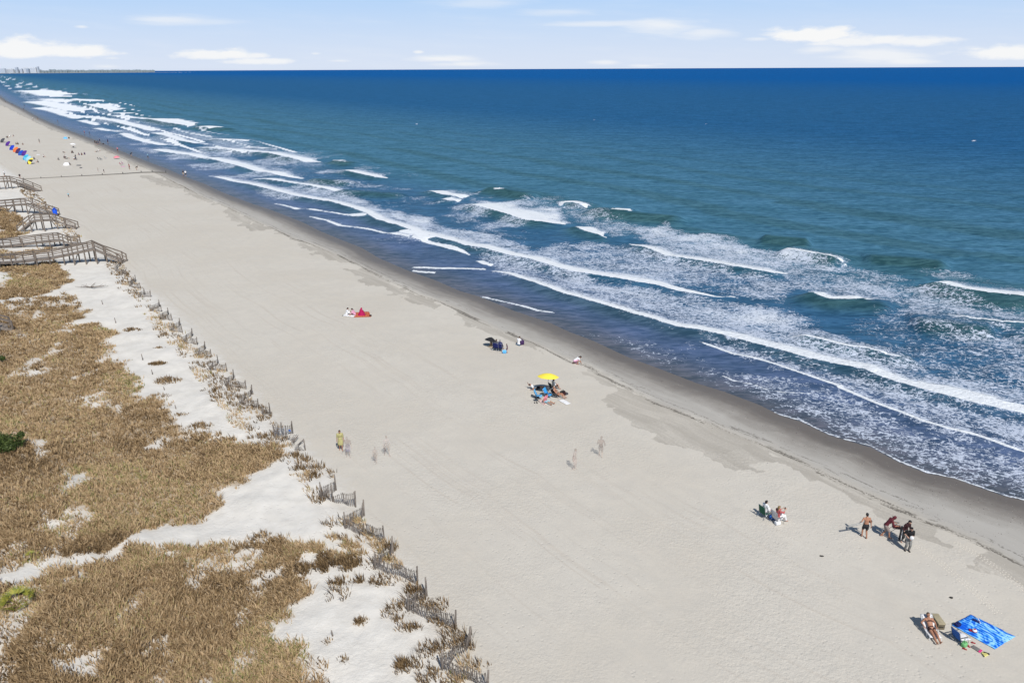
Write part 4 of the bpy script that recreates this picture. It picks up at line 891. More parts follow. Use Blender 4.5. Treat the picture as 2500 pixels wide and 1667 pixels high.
# ------------------------------------------------------------------ the far coast
def far(px, Y, z=0.0): return Vector(((px - 1250) / FPX * (_c * Y + _s * (HC - z)), Y, z))
def toprow(px, row, Y):
    h = 169 + (1250 - px) * 0.0046; return HC + 0.8 * (h - row) / FPX * Y * 1.0
def tower(px0, px1, row, Y, lb, col, floors=12, name='hotel_block', dep=40, rooftop=True):
    a, b = far(px0, Y), far(px1, Y); H = toprow((px0 + px1) / 2, row, Y); W = (b - a).length
    root = empty(name, ((a.x + b.x) / 2, Y, 0), 0, lb, 'building', 'buildings on the far shore')
    MB().box((0, dep / 2, H / 2), (W, dep, H)).build('wall', col, root)
    if rooftop: MB().box((W * .1, dep / 2, H + 2.5), (W * .35, dep * .5, 5)).build('roof_house', col, root)
    for k in range(floors):
        z = H * (k + .75) / (floors + .8); MB().box((0, -0.4, z), (W * .92, 0.8, H / floors * .38)).build('window_band', C('far_glass', (0.36, 0.42, 0.50), rough=0.6), root)  # glass paled as well, distance haze put into its colour
FW1 = C('far_white_wall', (0.58, 0.60, 0.64)); FW2 = C('far_grey_wall', (0.47, 0.51, 0.57)); FW3 = C('far_tan_wall', (0.52, 0.53, 0.55))  # walls paled towards blue: distance haze painted into their colours
tower(42, 47, 164.0, 12800, 'slim pale tower on the far shore, left of the widest hotel', FW2, 10); tower(62, 92, 164.5, 12800, 'widest white hotel block on the far shore', FW1, 9); tower(95, 98, 162.0, 12800, 'dark needle-thin tower at the right end of the far hotels', FW2, 12, rooftop=False)
tower(68, 74, 168.5, 12500, 'small dark block in front of the widest far hotel', C('far_dark_wall', (0.26, 0.31, 0.38)), 4); tower(52, 58, 168.0, 12800, 'low grey block between the slim pale tower and the widest hotel', FW2, 5); tower(0, 16, 167.0, 12600, 'grey hotel block cut by the left edge of the photo', FW2, 6); tower(18, 36, 168.5, 12700, 'long low pale block near the left edge on the far shore', FW3, 5)
def far_woods():
    V, F = [], []; N = 900
    for i in range(N):
        px = -60 + 440 * i / N + random.uniform(-.5, .5); Y = 13000 + random.uniform(-120, 250)
        amp = (1.0 + 3.0 * vnoise(px / 9.0, 0.5, 5) + 2.6 * vnoise(px / 2.6, 3.5, 6)) * (0.95 - 0.45 * max(0, (px - 60) / 315)) * (1 if not 105 < px < 125 else .5)
        c = far(px, Y, 4.0); H = HC + amp / FPX * Y; r = random.uniform(6, 13)
        k = len(V)
        for j in range(6): V.append((c.x + math.cos(j * 1.047) * r, c.y + math.sin(j * 1.047) * r, 2))
        for j in range(6): V.append((c.x + math.cos(j * 1.047) * r * 1.1, c.y + math.sin(j * 1.047) * r * 1.1, H * random.uniform(.72, .9)))
        V.append((c.x, c.y, H))
        for j in range(6): F += [(k + j, k + (j + 1) % 6, k + 6 + (j + 1) % 6), (k + j, k + 6 + (j + 1) % 6, k + 6 + j), (k + 6 + j, k + 6 + (j + 1) % 6, k + 12)]
    me = np_mesh('far_woods', V, [F]); me.materials.append(C('far_trees', (0.25, 0.30, 0.33), rough=0.9, spec=0.05))  # blue grey of distance haze painted into the tree colour
    tag(put('far_woods', me), 'hazy blue grey line of trees along the far shore at the horizon', 'trees', kind='stuff')
far_woods()

# ------------------------------------------------------------------ groyne, shells, tyre tracks
root = empty('low_groyne', G1(240, 431), 0, 'thin dark line of low timber groyne crossing the beach from the dunes to the water', 'groyne'); o0 = root.location.copy()
pts = [G1(x, y) for x, y in ((57, 437.5), (100, 435.5), (150, 433), (200, 430.5), (250, 428), (300, 425.5), (345, 422.5), (372, 422), (405, 423))]
m = MB()
for i, (a, b) in enumerate(zip(pts[:-1], pts[1:])):
    h = 0.16 + 0.03 * i; m.bar(a - o0 + Vector((0, 0, h / 2 - .05)), b - o0 + Vector((0, 0, h / 2 - .05)), 0.22, h)
m.build('planking', C('weathered_groyne', (0.16, 0.15, 0.135), rough=0.8), root)
for i, a in enumerate(pts): MB().cone(a - o0 - Vector((0, 0, .2)), a - o0 + Vector((0, 0.05, 0.28 + .05 * i)), 0.12, 0.10, 7, caps=1).build('pile', C('wet_dark_timber', (0.06, 0.055, 0.05)), root, True)

def specks(name, lb, cat, pts, size, mat, kindm='stuff', flat=0.35):
    V, F = [], []; P = np.asarray(pts); z = ground_z(P)
    for (x, y), zz in zip(P, z):
        r = size * random.uniform(.5, 1.5); k = len(V); n = 5; a0 = random.random() * 6
        for j in range(n): V.append((x + math.cos(a0 + j * 6.283 / n) * r * random.uniform(.7, 1.2), y + math.sin(a0 + j * 6.283 / n) * r, zz - .01))
        V.append((x + random.uniform(-.3, .3) * r, y, zz + r * flat))
        for j in range(n): F.append((k + j, k + (j + 1) % n, k + n))
    me = np_mesh(name, V, [F]); me.materials.append(mat); return tag(put(name, me), lb, cat, kind=kindm)
sp = []
while len(sp) < 1500:
    x = random.uniform(1350, 2560); y = random.uniform(820, 1480); q = un0([(x, y)], 0.3); s_ = pline(q, SHORE)[0][0]
    if 0.4 < s_ < 9.5 and random.random() < math.exp(-abs(s_ - 3.4) / 2.4): sp.append(q[0])
specks('shell_fragments', 'pale broken shells scattered over the wet sand by the water', 'shells', sp[:1100], 0.024, C('shell', (0.60, 0.55, 0.47), rough=0.5))
specks('weed_scraps', 'dark scraps of weed scattered over the lower beach', 'seaweed', sp[1100:], 0.038, C('dry_weed', (0.04, 0.035, 0.03)))
def tracks():
    V, F = [], []
    for line in ([(2235, 1330), (2290, 1368), (2340, 1410), (2400, 1462), (2440, 1500)], [(2330, 1322), (2380, 1350), (2440, 1390), (2500, 1438), (2560, 1490)]):
        P = [G1(*p) for p in line]
        for a, b in zip(P[:-1], P[1:]):
            L = (b - a).length; n = int(L / 0.19); d = (b - a).normalized(); s = Vector((-d.y, d.x, 0))
            for i in range(n):
                c = a.lerp(b, i / n)
                for o in (-.19, .0, .19):
                    q = c + s * (o + random.uniform(-.02, .02)) + d * (abs(o) * .35)
                    q.z = ground_z([(q.x, q.y)])[0]
                    k = len(V)
                    V += [q - s * .095 - d * .05 - Vector((0, 0, .02)), q + s * .095 - d * .05 - Vector((0, 0, .02)), q + s * .075 + d * .06 - Vector((0, 0, .02)), q - s * .075 + d * .06 - Vector((0, 0, .02)), q + d * .01 + Vector((0, 0, .034))]
                    F += [(k, k + 1, k + 4), (k + 1, k + 2, k + 4), (k + 2, k + 3, k + 4), (k + 3, k, k + 4)]
    me = np_mesh('tyre_tracks', [tuple(v) for v in V], [F], smooth=False); me.materials.append(C('track_sand', (0.49, 0.45, 0.385), rough=0.95, spec=0.05, var=0.04))
    tag(put('tyre_tracks', me), 'ridged tyre tracks pressed into dry sand near the damp edge', 'tracks', kind='stuff')
tracks()

# ------------------------------------------------------------------ people
def ik(a, t, l1, l2, pole):
    a, t, pole = Vector(a), Vector(t), Vector(pole); d = t - a; L = max(0.02, min(d.length, (l1 + l2) * 0.995)); d.normalize(); t = a + d * L
    x = (l1 * l1 - l2 * l2 + L * L) / (2 * L); h = math.sqrt(max(0, l1 * l1 - x * x)); n = pole - d * pole.dot(d)
    n = n.normalized() if n.length > 1e-4 else Vector((1, 0, 0)); return a + d * x + n * h, t
def pose(pelvis=(0, 0, .93), lean=0.03, feet=None, hands=None, knee=(0, 1, .2), elbow=(0, -1, -.2), head=0.0, turn=0.0, w=1.0, slump=0.12):
    J = {}; p = Vector(pelvis); up = Vector((0, math.sin(lean), math.cos(lean))); up2 = Vector((0, math.sin(lean + slump), math.cos(lean + slump)))
    J['pelvis'] = p; J['waist'] = p + up * .17; J['chest'] = J['waist'] + up2 * .19; J['neck'] = J['chest'] + up2 * .16
    ha = lean + slump + head; hu = Vector((0, math.sin(ha), math.cos(ha))); J['head'] = J['neck'] + hu * .17 + Vector((0, .02, 0)); J['hu'] = hu
    J['turn'] = turn
    for s, n in ((-1, 'l'), (1, 'r')):
        i = 0 if s < 0 else 1
        J['sh' + n] = J['neck'] + Vector((s * .175 * w, 0, 0)) - up2 * .045
        J['hip' + n] = p + Vector((s * .09, 0, 0)) - up * .03
        f = Vector((feet or [(-.11, .02, .07), (.11, .02, .07)])[i]); J['kn' + n], J['an' + n] = ik(J['hip' + n], f, .44, .43, knee)
        shin = (J['an' + n] - J['kn' + n]).normalized(); fd = Vector((0, 1, 0)) if abs(shin.z) > .6 else (Vector((0, .35, .8)) if shin.z > -.6 else Vector((0, 1, 0)))
        J['toe' + n] = J['an' + n] + fd.normalized() * .15 + Vector((s * .02, 0, -.035 if abs(shin.z) > .6 else 0))
        h = Vector((hands or [(-.26, .04, .80), (.26, .04, .80)])[i]); J['el' + n], J['wr' + n] = ik(J['sh' + n], h, .29, .26, Vector(elbow) + Vector((s * .5, 0, 0)))
    return J
def remesh(mb, vox, name):
    me = mb.mesh(name); o = bpy.data.objects.new('tmp', me); COL.objects.link(o)
    md = o.modifiers.new('r', 'REMESH'); md.mode = 'VOXEL'; md.voxel_size = vox; md.use_smooth_shade = True
    sm = o.modifiers.new('s', 'SMOOTH'); sm.factor = 0.5; sm.iterations = 2
    dg = bpy.context.evaluated_depsgraph_get(); out = bpy.data.meshes.new_from_object(o.evaluated_get(dg)); out.name = name
    bpy.data.objects.remove(o); bpy.data.meshes.remove(me); return out
def torso(mb, J, g=0.0, a='pelvis', b='neck'):
    S = Vector((1, 0, 0)); seq = [('pelvis', .158, .68), ('waist', .128, .72), ('chest', .158, .66), ('neck', .10, .75)]; nm = [q[0] for q in seq]
    i, j = nm.index(a), nm.index(b)
    for (n1, r1, q1), (n2, r2, q2) in zip(seq[i:j], seq[i + 1:j + 1]): mb.cone(J[n1], J[n2], r1 + g, r2 + g, 14, sq=(q1 + q2) / 2, side=S)
def hand(mb, w, d, s):
    d = d.normalized(); side = d.cross(Vector((0, 0, 1))); side = side.normalized() if side.length > .1 else Vector((0, 1, 0)); nrm = side.cross(d)
    mb.cone(w, w + d * .075, .030, .038, 8, sq=.5, side=side)
    for k, l in zip((-1.5, -.5, .5, 1.5), (.062, .074, .07, .052)):
        b = w + d * .09 + side * (k * .018); m = b + d * (l * .55) - nrm * .012; mb.cone(b, m, .0088, .008, 6, caps=1); mb.cone(m, m + d * (l * .40) - nrm * .026, .008, .0065, 6, caps=1)
    b = w + d * .03 + side * (.036 * s); mb.cone(b, b + d * .035 + side * (.022 * s), .011, .0095, 6, caps=1); mb.cone(b + d * .035 + side * (.022 * s), b + d * .062 + side * (.02 * s) - nrm * .012, .0095, .007, 6, caps=1)
def body_mesh(J, vox, detail=True):
    m = MB(); torso(m, J)
    m.cone(J['neck'] - J['hu'] * .03, J['neck'] + J['hu'] * .08, .056, .05, 10)
    hu = J['hu']; fwd = Vector((1, 0, 0)).cross(hu) * -1; fwd = Vector((0, hu.z, -hu.y)); hd = J['head']; t = J['turn']; fw = Vector((math.sin(t) * -1, math.cos(t), 0)) * fwd.y + Vector((0, 0, fwd.z)); sd = fw.cross(hu).normalized()
    rot = Matrix((sd, fw, hu)).transposed().to_4x4()
    m.ball(hd, (.076, .096, .112), 14, rot); m.ball(hd + fw * .045 - hu * .065, (.052, .05, .05), 10, rot)
    if detail:
        m.cone(hd + fw * .088 + hu * .012, hd + fw * .112 - hu * .018, .012, .016, 8)            # nose
        m.ball(hd + fw * .082 - hu * .06, (.028, .016, .012), 8, rot)                               # mouth
        for s in (-1, 1): m.ball(hd + sd * (s * .078) - hu * .005, (.012, .024, .034), 8, rot); m.ball(hd + fw * .078 + sd * (s * .03) + hu * .03, (.02, .014, .01), 8, rot)   # ears, brows
    for s, n in ((-1, 'l'), (1, 'r')):
        m.cone(J['chest'] + Vector((s * .09, 0, 0)), J['sh' + n], .075, .062, 10); m.cone(J['sh' + n], J['el' + n], .054, .040, 10); m.cone(J['el' + n], J['wr' + n], .040, .027, 10)
        m.cone(J['hip' + n], J['kn' + n], .088, .060, 12); m.cone(J['kn' + n], J['kn' + n].lerp(J['an' + n], .35), .056, .056, 10); m.cone(J['kn' + n].lerp(J['an' + n], .35), J['an' + n], .056, .037, 10)
        m.cone(J['an' + n] - (J['toe' + n] - J['an' + n]) * .25, J['toe' + n], .040, .036, 10, sq=.75)
    me = remesh(m, vox, 'body')
    if detail:
        h = MB()
        for s, n in ((-1, 'l'), (1, 'r')): hand(h, J['wr' + n], J['wr' + n] - J['el' + n], s)
        bm = bmesh.new(); bm.from_mesh(me); bmesh.ops.recalc_face_normals(h.bm, faces=h.bm.faces[:]); tmp = bpy.data.meshes.new('t'); h.bm.to_mesh(tmp); h.bm.free(); bm.from_mesh(tmp); bpy.data.meshes.remove(tmp); bm.to_mesh(me); bm.free()
        me.polygons.foreach_set('use_smooth', [True] * len(me.polygons))
    return me, (hd, fw, sd, hu, rot)
def top_mesh(J, vox, sleeve=.55, g=.016, hood=False, hem='pelvis'):
    m = MB(); torso(m, J, g, hem)
    for s, n in ((-1, 'l'), (1, 'r')):
        m.cone(J['chest'] + Vector((s * .09, 0, 0)), J['sh' + n], .078 + g, .064 + g, 10)
        if sleeve: m.cone(J['sh' + n], J['sh' + n].lerp(J['el' + n], min(1, sleeve)), .056 + g, .047 + g, 10)
        if sleeve > 1: m.cone(J['el' + n], J['el' + n].lerp(J['wr' + n], sleeve - 1), .044 + g, .034 + g, 10)
    return remesh(m, vox, 'shirt')
def bottom_mesh(J, vox, leg=.5, g=.016, skirt=False):
    m = MB(); m.cone(J['pelvis'].lerp(J['waist'], .35), J['pelvis'] - Vector((0, 0, .04)), .145 + g, .155 + g, 14, sq=.72, side=Vector((1, 0, 0)))
    for n in 'lr':
        f = min(1, leg); m.cone(J['hip' + n], J['hip' + n].lerp(J['kn' + n], f), .092 + g, (.092 - .03 * f) + g + .006, 12)
        if leg > 1: m.cone(J['kn' + n], J['kn' + n].lerp(J['an' + n], leg - 1), .062 + g, .045 + g + .008, 12)
    return remesh(m, vox, 'trousers')
SKIN = {'fair': C('fair_skin', (0.50, 0.30, 0.215), rough=.6, var=.05), 'tan': C('tanned_skin', (0.36, 0.175, 0.105), rough=.55, var=.05), 'brown': C('brown_skin', (0.20, 0.095, 0.06), rough=.55, var=.05)}
HAIRC = {'black': C('black_hair', (0.012, 0.010, 0.010), rough=.5), 'brown': C('brown_hair', (0.07, 0.04, 0.022), rough=.5), 'blond': C('blond_hair', (0.22, 0.14, 0.06), rough=.5), 'grey': C('grey_hair', (0.25, .24, .23))}
def person(loc, face, J, label, skin='fair', hair='black', longhair=0.0, top=None, sleeve=.55, bottom=None, leg=.5, bikini=None, hat=None, hood=None, glasses=False, shoes=None, scale=1.0, vox=.016, group=None, extra_alpha=None, hem='pelvis'):
    rz = math.atan2(-face[0], face[1]); root = empty('person', loc, rz, label, 'person', group, scale)
    def A(m): return ghost(m) if extra_alpha else m
    me, (hd, fw, sd, hu, rot) = body_mesh(J, vox); me.materials.append(A(SKIN[skin])); put('body', me, root)
    if top: me = top_mesh(J, vox, sleeve, hem=hem); me.materials.append(A(top)); put('shirt', me, root)
    if bottom: me = bottom_mesh(J, vox, leg); me.materials.append(A(bottom)); put('trousers' if leg > 1.2 else 'shorts', me, root)
    if bikini:
        m = MB(); c = J['chest']; m.cone(c.lerp(J['waist'], .12), c.lerp(J['neck'], .1), .165, .162, 14, sq=.72, side=Vector((1, 0, 0)), caps=1); m.build('bikini_top', A(bikini), root, True)
        me = bottom_mesh(J, vox, .12, .010); me.name = 'bikini_bottom'; me.materials.append(A(bikini)); put('bikini_bottom', me, root)
    if hood:
        m = MB(); m.ball(hd - fw * .022 + hu * .012, (.098, .108, .13), 12, rot); m.cone(hd - hu * .10 - fw * .02, J['neck'], .085, .10, 12)
        me = remesh(m, .014, 'hood'); me.materials.append(A(hood)); put('hood', me, root)
    elif hair:
        m = MB(); m.ball(hd - fw * .024 + hu * .026, (.086, .092, .100), 14, rot); m.ball(hd - fw * .05 - hu * .03, (.074, .06, .07), 12, rot); m.ball(hd + fw * .03 + hu * .075, (.062, .06, .045), 10, rot)
        if longhair: m.cone(hd - fw * .07 - hu * .02, hd - fw * .085 - hu * longhair, .078, .05, 10, sq=.6, side=sd)
        me = remesh(m, .013, 'hair'); me.materials.append(A(HAIRC[hair])); put('hair', me, root)
    if hat:
        m = MB(); m.cone(hd + hu * .055, hd + hu * .062, .19, .185, 16, caps=1); m.cone(hd + hu * .06, hd + hu * .13, .09, .07, 14); m.build('hat', A(hat), root, True)
    if glasses:
        m = MB()
        for s in (-1, 1): m.ball(hd + fw * .09 + sd * (s * .034) + hu * .014, (.03, .012, .022), 8, rot)
        m.build('sunglasses', C('dark_lens', (0.01, .01, .012), rough=.15), root, True)
    if shoes:
        for n in 'lr': MB().cone(J['an' + n] - (J['toe' + n] - J['an' + n]) * .3 - Vector((0, 0, .015)), J['toe' + n] - Vector((0, 0, .01)), .052, .047, 10, sq=.8).build('shoe', A(shoes), root, True)
    return root
GH = {}
def ghost(m):
    if m.name not in GH:
        c = m.copy(); c.name = m.name + '_faint'; GH[m.name] = c
        for n in c.node_tree.nodes:
            if n.type == 'BSDF_PRINCIPLED': n.inputs['Alpha'].default_value = GHOST_A
    return GH[m.name]
GHOST_A = 0.12

# ------------------------------------------------------------------ beach furniture
def beach_chair(loc, face, fab, label, seat_h=.24, frame=None, back=1.05, towel=None, group='low beach chairs', name='beach_chair', recl=.35, wid=.54):
    rz = math.atan2(-face[0], face[1]); root = empty(name, loc, rz, label, 'chair', group); fr = frame or C('chair_frame', (0.45, 0.46, 0.47), rough=.35, metal=.7)
    w = wid / 2; bl = .62; by = -.22 - math.sin(recl) * bl; bz = seat_h + math.cos(recl) * bl
    MB().sheet([[(-w + wid * i / 4, .24 - .46 * j / 5, seat_h + .045 * (abs(i - 2) / 2) ** 2 - .03 * (j > 0) + .015) for j in range(6)] for i in range(5)], .014).build('seat', fab, root, True)
    m = MB(); P = [[Vector((-w + wid * i / 4, -.22 - math.sin(recl) * bl * j / 5 - .03 * (1 - (abs(i - 2) / 2) ** 2), seat_h + math.cos(recl) * bl * j / 5)) for j in range(6)] for i in range(5)]
    m.sheet(P, .016).build('backrest', fab, root, True)
    for s in (-1, 1):
        x = s * (w + .012)
        MB().tube([(x, .30, .0), (x, .24, seat_h), (x, -.22, seat_h - .01), (x, by, bz)], .014).build('side_frame', fr, root, True)
        MB().tube([(x, -.42, .0), (x, -.05, seat_h + .02), (x, .12, seat_h + .2)], .013).build('leg', fr, root, True)
        MB().bar((x, .16, seat_h + .21), (x, -.28, seat_h + .22), .05, .022).build('armrest', C('armrest_grey', (0.12, .12, .12)), root)
    MB().tube([(-w, by, bz), (w, by, bz)], .013).build('top_bar', fr, root, True)
    if towel: MB().sheet([[(-w + wid * i / 4, .26 - .5 * j / 4, seat_h + .05 + .01 * math.sin(i * 2 + j)) for j in range(5)] + [(-w + wid * i / 4, -.20 - math.sin(recl) * bl * (j + .3) / 5 + .025, seat_h + .03 + math.cos(recl) * bl * (j + .3) / 5) for j in range(6)] for i in range(5)], .012).build('draped_towel', towel, root, True)
    return root
def lounger(loc, face, fab, label):
    rz = math.atan2(-face[0], face[1]); root = empty('beach_lounger', loc, rz, label, 'lounger'); fr = C('white_frame', (0.72, 0.72, 0.72), rough=.35)
    prof = [(-.62, .62), (-.42, .46), (-.2, .27), (0, .20), (.2, .21), (.38, .235), (.52, .22)]
    MB().sheet([[(-.27 + .54 * i / 4, y, z - .035 * (1 - (abs(i - 2) / 2) ** 2)) for y, z in prof] for i in range(5)], .015).build('fabric', fab, root, True)
    for s in (-1, 1):
        MB().tube([(s * .29, y, z) for y, z in prof], .016).build('side_rail', fr, root, True)
        MB().tube([(s * .30, -.5, 0), (s * .30, -.12, .33), (s * .30, .12, .33), (s * .30, .28, .0)], .015).build('arm_leg', fr, root, True)
    MB().tube([(-.29, .54, 0.0), (-.29, .48, .2), (.29, .48, .2), (.29, .54, 0.0)], .015).build('foot_leg', fr, root, True)
    return root
def blanket(corners, mat, label, name='beach_blanket', cat='blanket', n=14, wr=.025, group=None, th=.012):
    P = [G1(*c) for c in corners]; o0 = (P[0] + P[2]) / 2; o0.z = ground_z([(o0.x, o0.y)])[0]; grid = []
    for i in range(n + 1):
        row = []
        for j in range(n + 1):
            a = P[0].lerp(P[1], i / n); b = P[3].lerp(P[2], i / n); q = a.lerp(b, j / n)
            z = ground_z([(q.x, q.y)])[0] + .03 + wr * (fbm(np.array([q.x * 3.1]), np.array([q.y * 3.1]), 3, 3)[0] - .3) * 1.6
            row.append(Vector((q.x - o0.x, q.y - o0.y, z - o0.z)))
        grid.append(row)
    o = MB().sheet(grid, th).build(name, mat, None, True); o.location = o0
    return tag(o, label, cat, group)
def umbrella(loc, col, label, R=1.0, h=1.9, tilt=(0, 0), name='beach_umbrella', rim=.42, tip2=None, group=None, cols=None, fold=0.0):
    root = empty(name, loc, 0, label, 'umbrella', group); t = Matrix.Rotation(tilt[0], 4, 'X') @ Matrix.Rotation(tilt[1], 4, 'Y'); hub = Vector((0, 0, h))
    n = 8; ms = cols or [col]
    mb = MB(); rings = 6; V = []
    for i in range(rings + 1):
        f = i / rings; ring = []
        for k in range(n * 4):
            a = k * 2 * math.pi / (n * 4); sc = 1 - .045 * (1 - abs(math.cos(a * n / 2))) * f
            ring.append(mb.bm.verts.new(hub + t @ Vector((math.cos(a) * R * f * sc, math.sin(a) * R * f * sc, -rim * f ** 1.7 + .03 * f * (1 - abs(math.cos(a * n / 2))) * 0))))
        V.append(ring)
    for i in range(rings):
        for k in range(n * 4):
            q = (V[i][k], V[i][(k + 1) % (n * 4)], V[i + 1][(k + 1) % (n * 4)], V[i + 1][k])
            if i == 0 and k >= 0:
                fc = mb.bm.faces.new(q) if True else None
            else: fc = mb.bm.faces.new(q)
            fc.material_index = (k // 4) % len(ms)
    me = bpy.data.meshes.new('canopy'); mb.bm.to_mesh(me); mb.bm.free()
    for m_ in ms: me.materials.append(m_)
    cp = put('canopy', me, root); sol = cp.modifiers.new('t', 'SOLIDIFY'); sol.thickness = .008; sol.offset = -1
    pole = C('pole_grey', (0.45, .45, .44), rough=.35, metal=.5)
    MB().tube([(0, 0, -.2), hub + t @ Vector((0, 0, .05))], .022, 8).build('pole', pole, root, True)
    for k in range(n):
        a = k * 2 * math.pi / n; MB().bar(hub + t @ Vector((0, 0, -.03)), hub + t @ Vector((math.cos(a) * R * .97, math.sin(a) * R * .97, -rim - .02)), .012).build('rib', pole, root)
    MB().ball(hub + t @ Vector((0, 0, .05)), .035, 8).build('finial', pole, root, True)
    return root
def bag(loc, size, mat, label, rz=0.0, name='beach_bag', cat='bag', handle=True, group=None):
    root = empty(name, loc, rz, label, cat, group); x, y, z = size
    MB().box((0, 0, z / 2), size, bev=min(size) * .28).build('body', mat, root, True)
    if handle:
        for s in (-1, 1): MB().tube([(-x * .25, s * y * .3, z * .95), (-x * .18, s * y * .2, z * 1.4), (x * .18, s * y * .2, z * 1.4), (x * .25, s * y * .3, z * .95)], .012).build('handle', mat, root, True)
    return root
def cooler(loc, size, face, label, body, lid):
    rz = math.atan2(-face[0], face[1]); root = empty('cool_box', loc, rz, label, 'cool box'); x, y, z = size
    MB().box((0, 0, z * .40), (x, y, z * .8), bev=.03).build('box', body, root, True); MB().box((0, 0, z * .90), (x * 1.04, y * 1.04, z * .2), bev=.03).build('lid', lid, root, True)
    for s in (-1, 1): MB().tube([(s * x * .52, -y * .3, z * .55), (s * x * .60, -y * .3, z * .66), (s * x * .60, y * .3, z * .66), (s * x * .52, y * .3, z * .55)], .016).build('handle', C('dark_trim', (.04, .04, .035)), root, True)
    MB().box((0, y * .53, z * .72), (x * .12, .02, z * .14)).build('latch', C('dark_trim', (.04, .04, .035)), root)
    return root
def slipper(p, rz, mat, label, group):
    m = MB(); m.cone((0, -.09, .02), (0, .09, .02), .042, .05, 10, sq=.35, side=(1, 0, 0)); o = m.build('flip_flop', mat, None, True)
    MB().tube([(-.045, -.01, .03), (-.02, .05, .075), (0, .085, .045), (.02, .05, .075), (.045, -.01, .03)], .008).build('strap', mat, o, True)
    o.location = p; o.rotation_euler.z = rz; return tag(o, label, 'flip-flop', group)
K = dict(black=C('black_cloth', (.014, .014, .016)), maroon=C('maroon_cloth', (.11, .018, .025)), dmar=C('dark_maroon_cloth', (.035, .010, .012)), white=C('white_cloth', (.72, .71, .70), var=.05), grey=C('grey_cloth', (.20, .195, .18)), tan=C('tan_cloth', (.36, .29, .21)),
         red=C('coral_red_cloth', (.42, .10, .10)), green=C('dark_green_canvas', (.018, .10, .055)), navy=C('navy_cloth', (.010, .016, .10)), blue=C('blue_canvas', (.02, .10, .36)), sky=C('sky_blue_cloth', (.12, .42, .72)), pink=C('pink_cloth', (.62, .20, .24)), rose=C('pale_pink_cloth', (.66, .34, .46)),
         magenta=C('magenta_cloth', (.36, .004, .07)), yellow=C('yellow_cloth', (.86, .68, .07), var=.04), lblue=C('light_blue_cloth', (.28, .52, .60)), mustard=C('mustard_print', (.40, .36, .16), var=.35, vscale=30), orange=C('orange_cloth', (.75, .16, .04)), purple=C('purple_cloth', (.075, .02, .20)), royal=C('royal_blue_cloth', (.01, .04, .42)),
         teal=C('teal_cloth', (.03, .34, .42)), dgrey=C('dark_grey_cloth', (.06, .06, .07)), plum=C('plum_cloth', (.05, .02, .08)), khaki=C('khaki_canvas', (.33, .28, .18)), khaki2=C('khaki_canvas_dark', (.16, .13, .085)), lgreen=C('light_green_cloth', (.16, .42, .16)), crim=C('crimson', (.30, .012, .02)), hot=C('hot_pink', (.75, .05, .22)))

# ---- four people walking with chairs, near the damp sand on the right
GA = 'people walking with their beach gear'
person(G1(2109, 1312), (.12, 1), pose(feet=[(-.10, .10, .07), (.12, -.12, .07)], hands=[(-.30, .12, 1.08), (.33, .02, .80)], elbow=(0, -1, .1), head=.15), 'bare-backed dark haired man in black shorts walking away with folded poles under one arm', 'tan', 'black', bottom=C('black_print_shorts', (.025, .025, .027), var=.9, vscale=18), leg=.62, group=GA, vox=.012)
o = empty('folded_chair', G1(2109, 1312) + Vector((-.22, .10, 1.04)), rad(-12), 'folded chair with pale poles carried under the arm of the bare-backed man', 'folded chair', GA)
for z_, x_ in ((0, 0), (.10, .05), (-.08, -.04), (.02, .1)): MB().tube([(-.85 + x_, -.16, z_ - .30), (.62 + x_, .12, z_ + .16)], .018, 6).build('pole', C('pole_pale', (.40, .39, .36), rough=.4), o, True)
MB().box((.42, .08, .12), (.30, .16, .16), bev=.04).build('folded_fabric', K['black'], o)
person(G1(2160, 1311), (1, -.12), pose(pelvis=(0, -.06, .90), lean=.42, slump=.25, feet=[(-.10, -.20, .08), (.10, .22, .07)], hands=[(-.20, .52, .98), (.22, .55, 1.0)], elbow=(0, -.6, -.8), head=.1), 'stooping person in a maroon hooded top with the hood up and pale shorts', 'tan', None, top=K['maroon'], sleeve=1.15, bottom=C('taupe_cloth', (.26, .21, .19)), leg=.95, hood=K['maroon'], group=GA, vox=.012)
beach_chair(G1(2160, 1311) + Vector((.62, .02, .34)), (.95, -.35), K['maroon'], 'maroon folding chair carried in the arms of the hooded person', .40, wid=.42, recl=.1, frame=C('black_frame', (.03, .03, .03), rough=.4), group=GA)
person(G1(2204, 1323), (.45, -1), pose(lean=.12, feet=[(-.10, .1, .07), (.10, -.1, .07)], hands=[(-.28, .15, .85), (.30, .18, .95)], head=.2), 'person in a dark maroon top walking just behind the one with the white disc', 'fair', 'black', top=K['dmar'], sleeve=1.6, bottom=C('charcoal', (.06, .06, .055)), leg=1.85, group=GA, vox=.014)
o = empty('folded_board', G1(2204, 1323) + Vector((-.26, -.12, .28)), rad(20), 'black and white folded chair held upright beside the person in the dark maroon top', 'folded chair', GA)
for x_, mt in ((-.10, K['black']), (.0, K['white']), (.07, K['black'])): MB().box((x_, 0, .50), (.09 if mt is not K['white'] else .07, .08, 1.02), bev=.02).build('fabric_panel', mt, o, True)
MB().tube([(-.16, 0, 0), (-.16, 0, 1.0), (.12, 0, 1.0), (.12, 0, 0)], .014).build('frame', C('black_frame', (.03, .03, .03), rough=.4), o, True)
person(G1(2213, 1343), (-.15, -1), pose(lean=.02, feet=[(-.11, .03, .07), (.10, -.03, .07)], hands=[(-.05, .20, 1.03), (.20, .17, 1.12)], elbow=(0, -.5, -.8), head=.12), 'person in sunglasses, black top and baggy grey trousers holding a white disc', 'fair', 'black', top=K['black'], sleeve=1.1, bottom=K['grey'], leg=1.88, glasses=True, shoes=K['black'], group=GA, vox=.012)
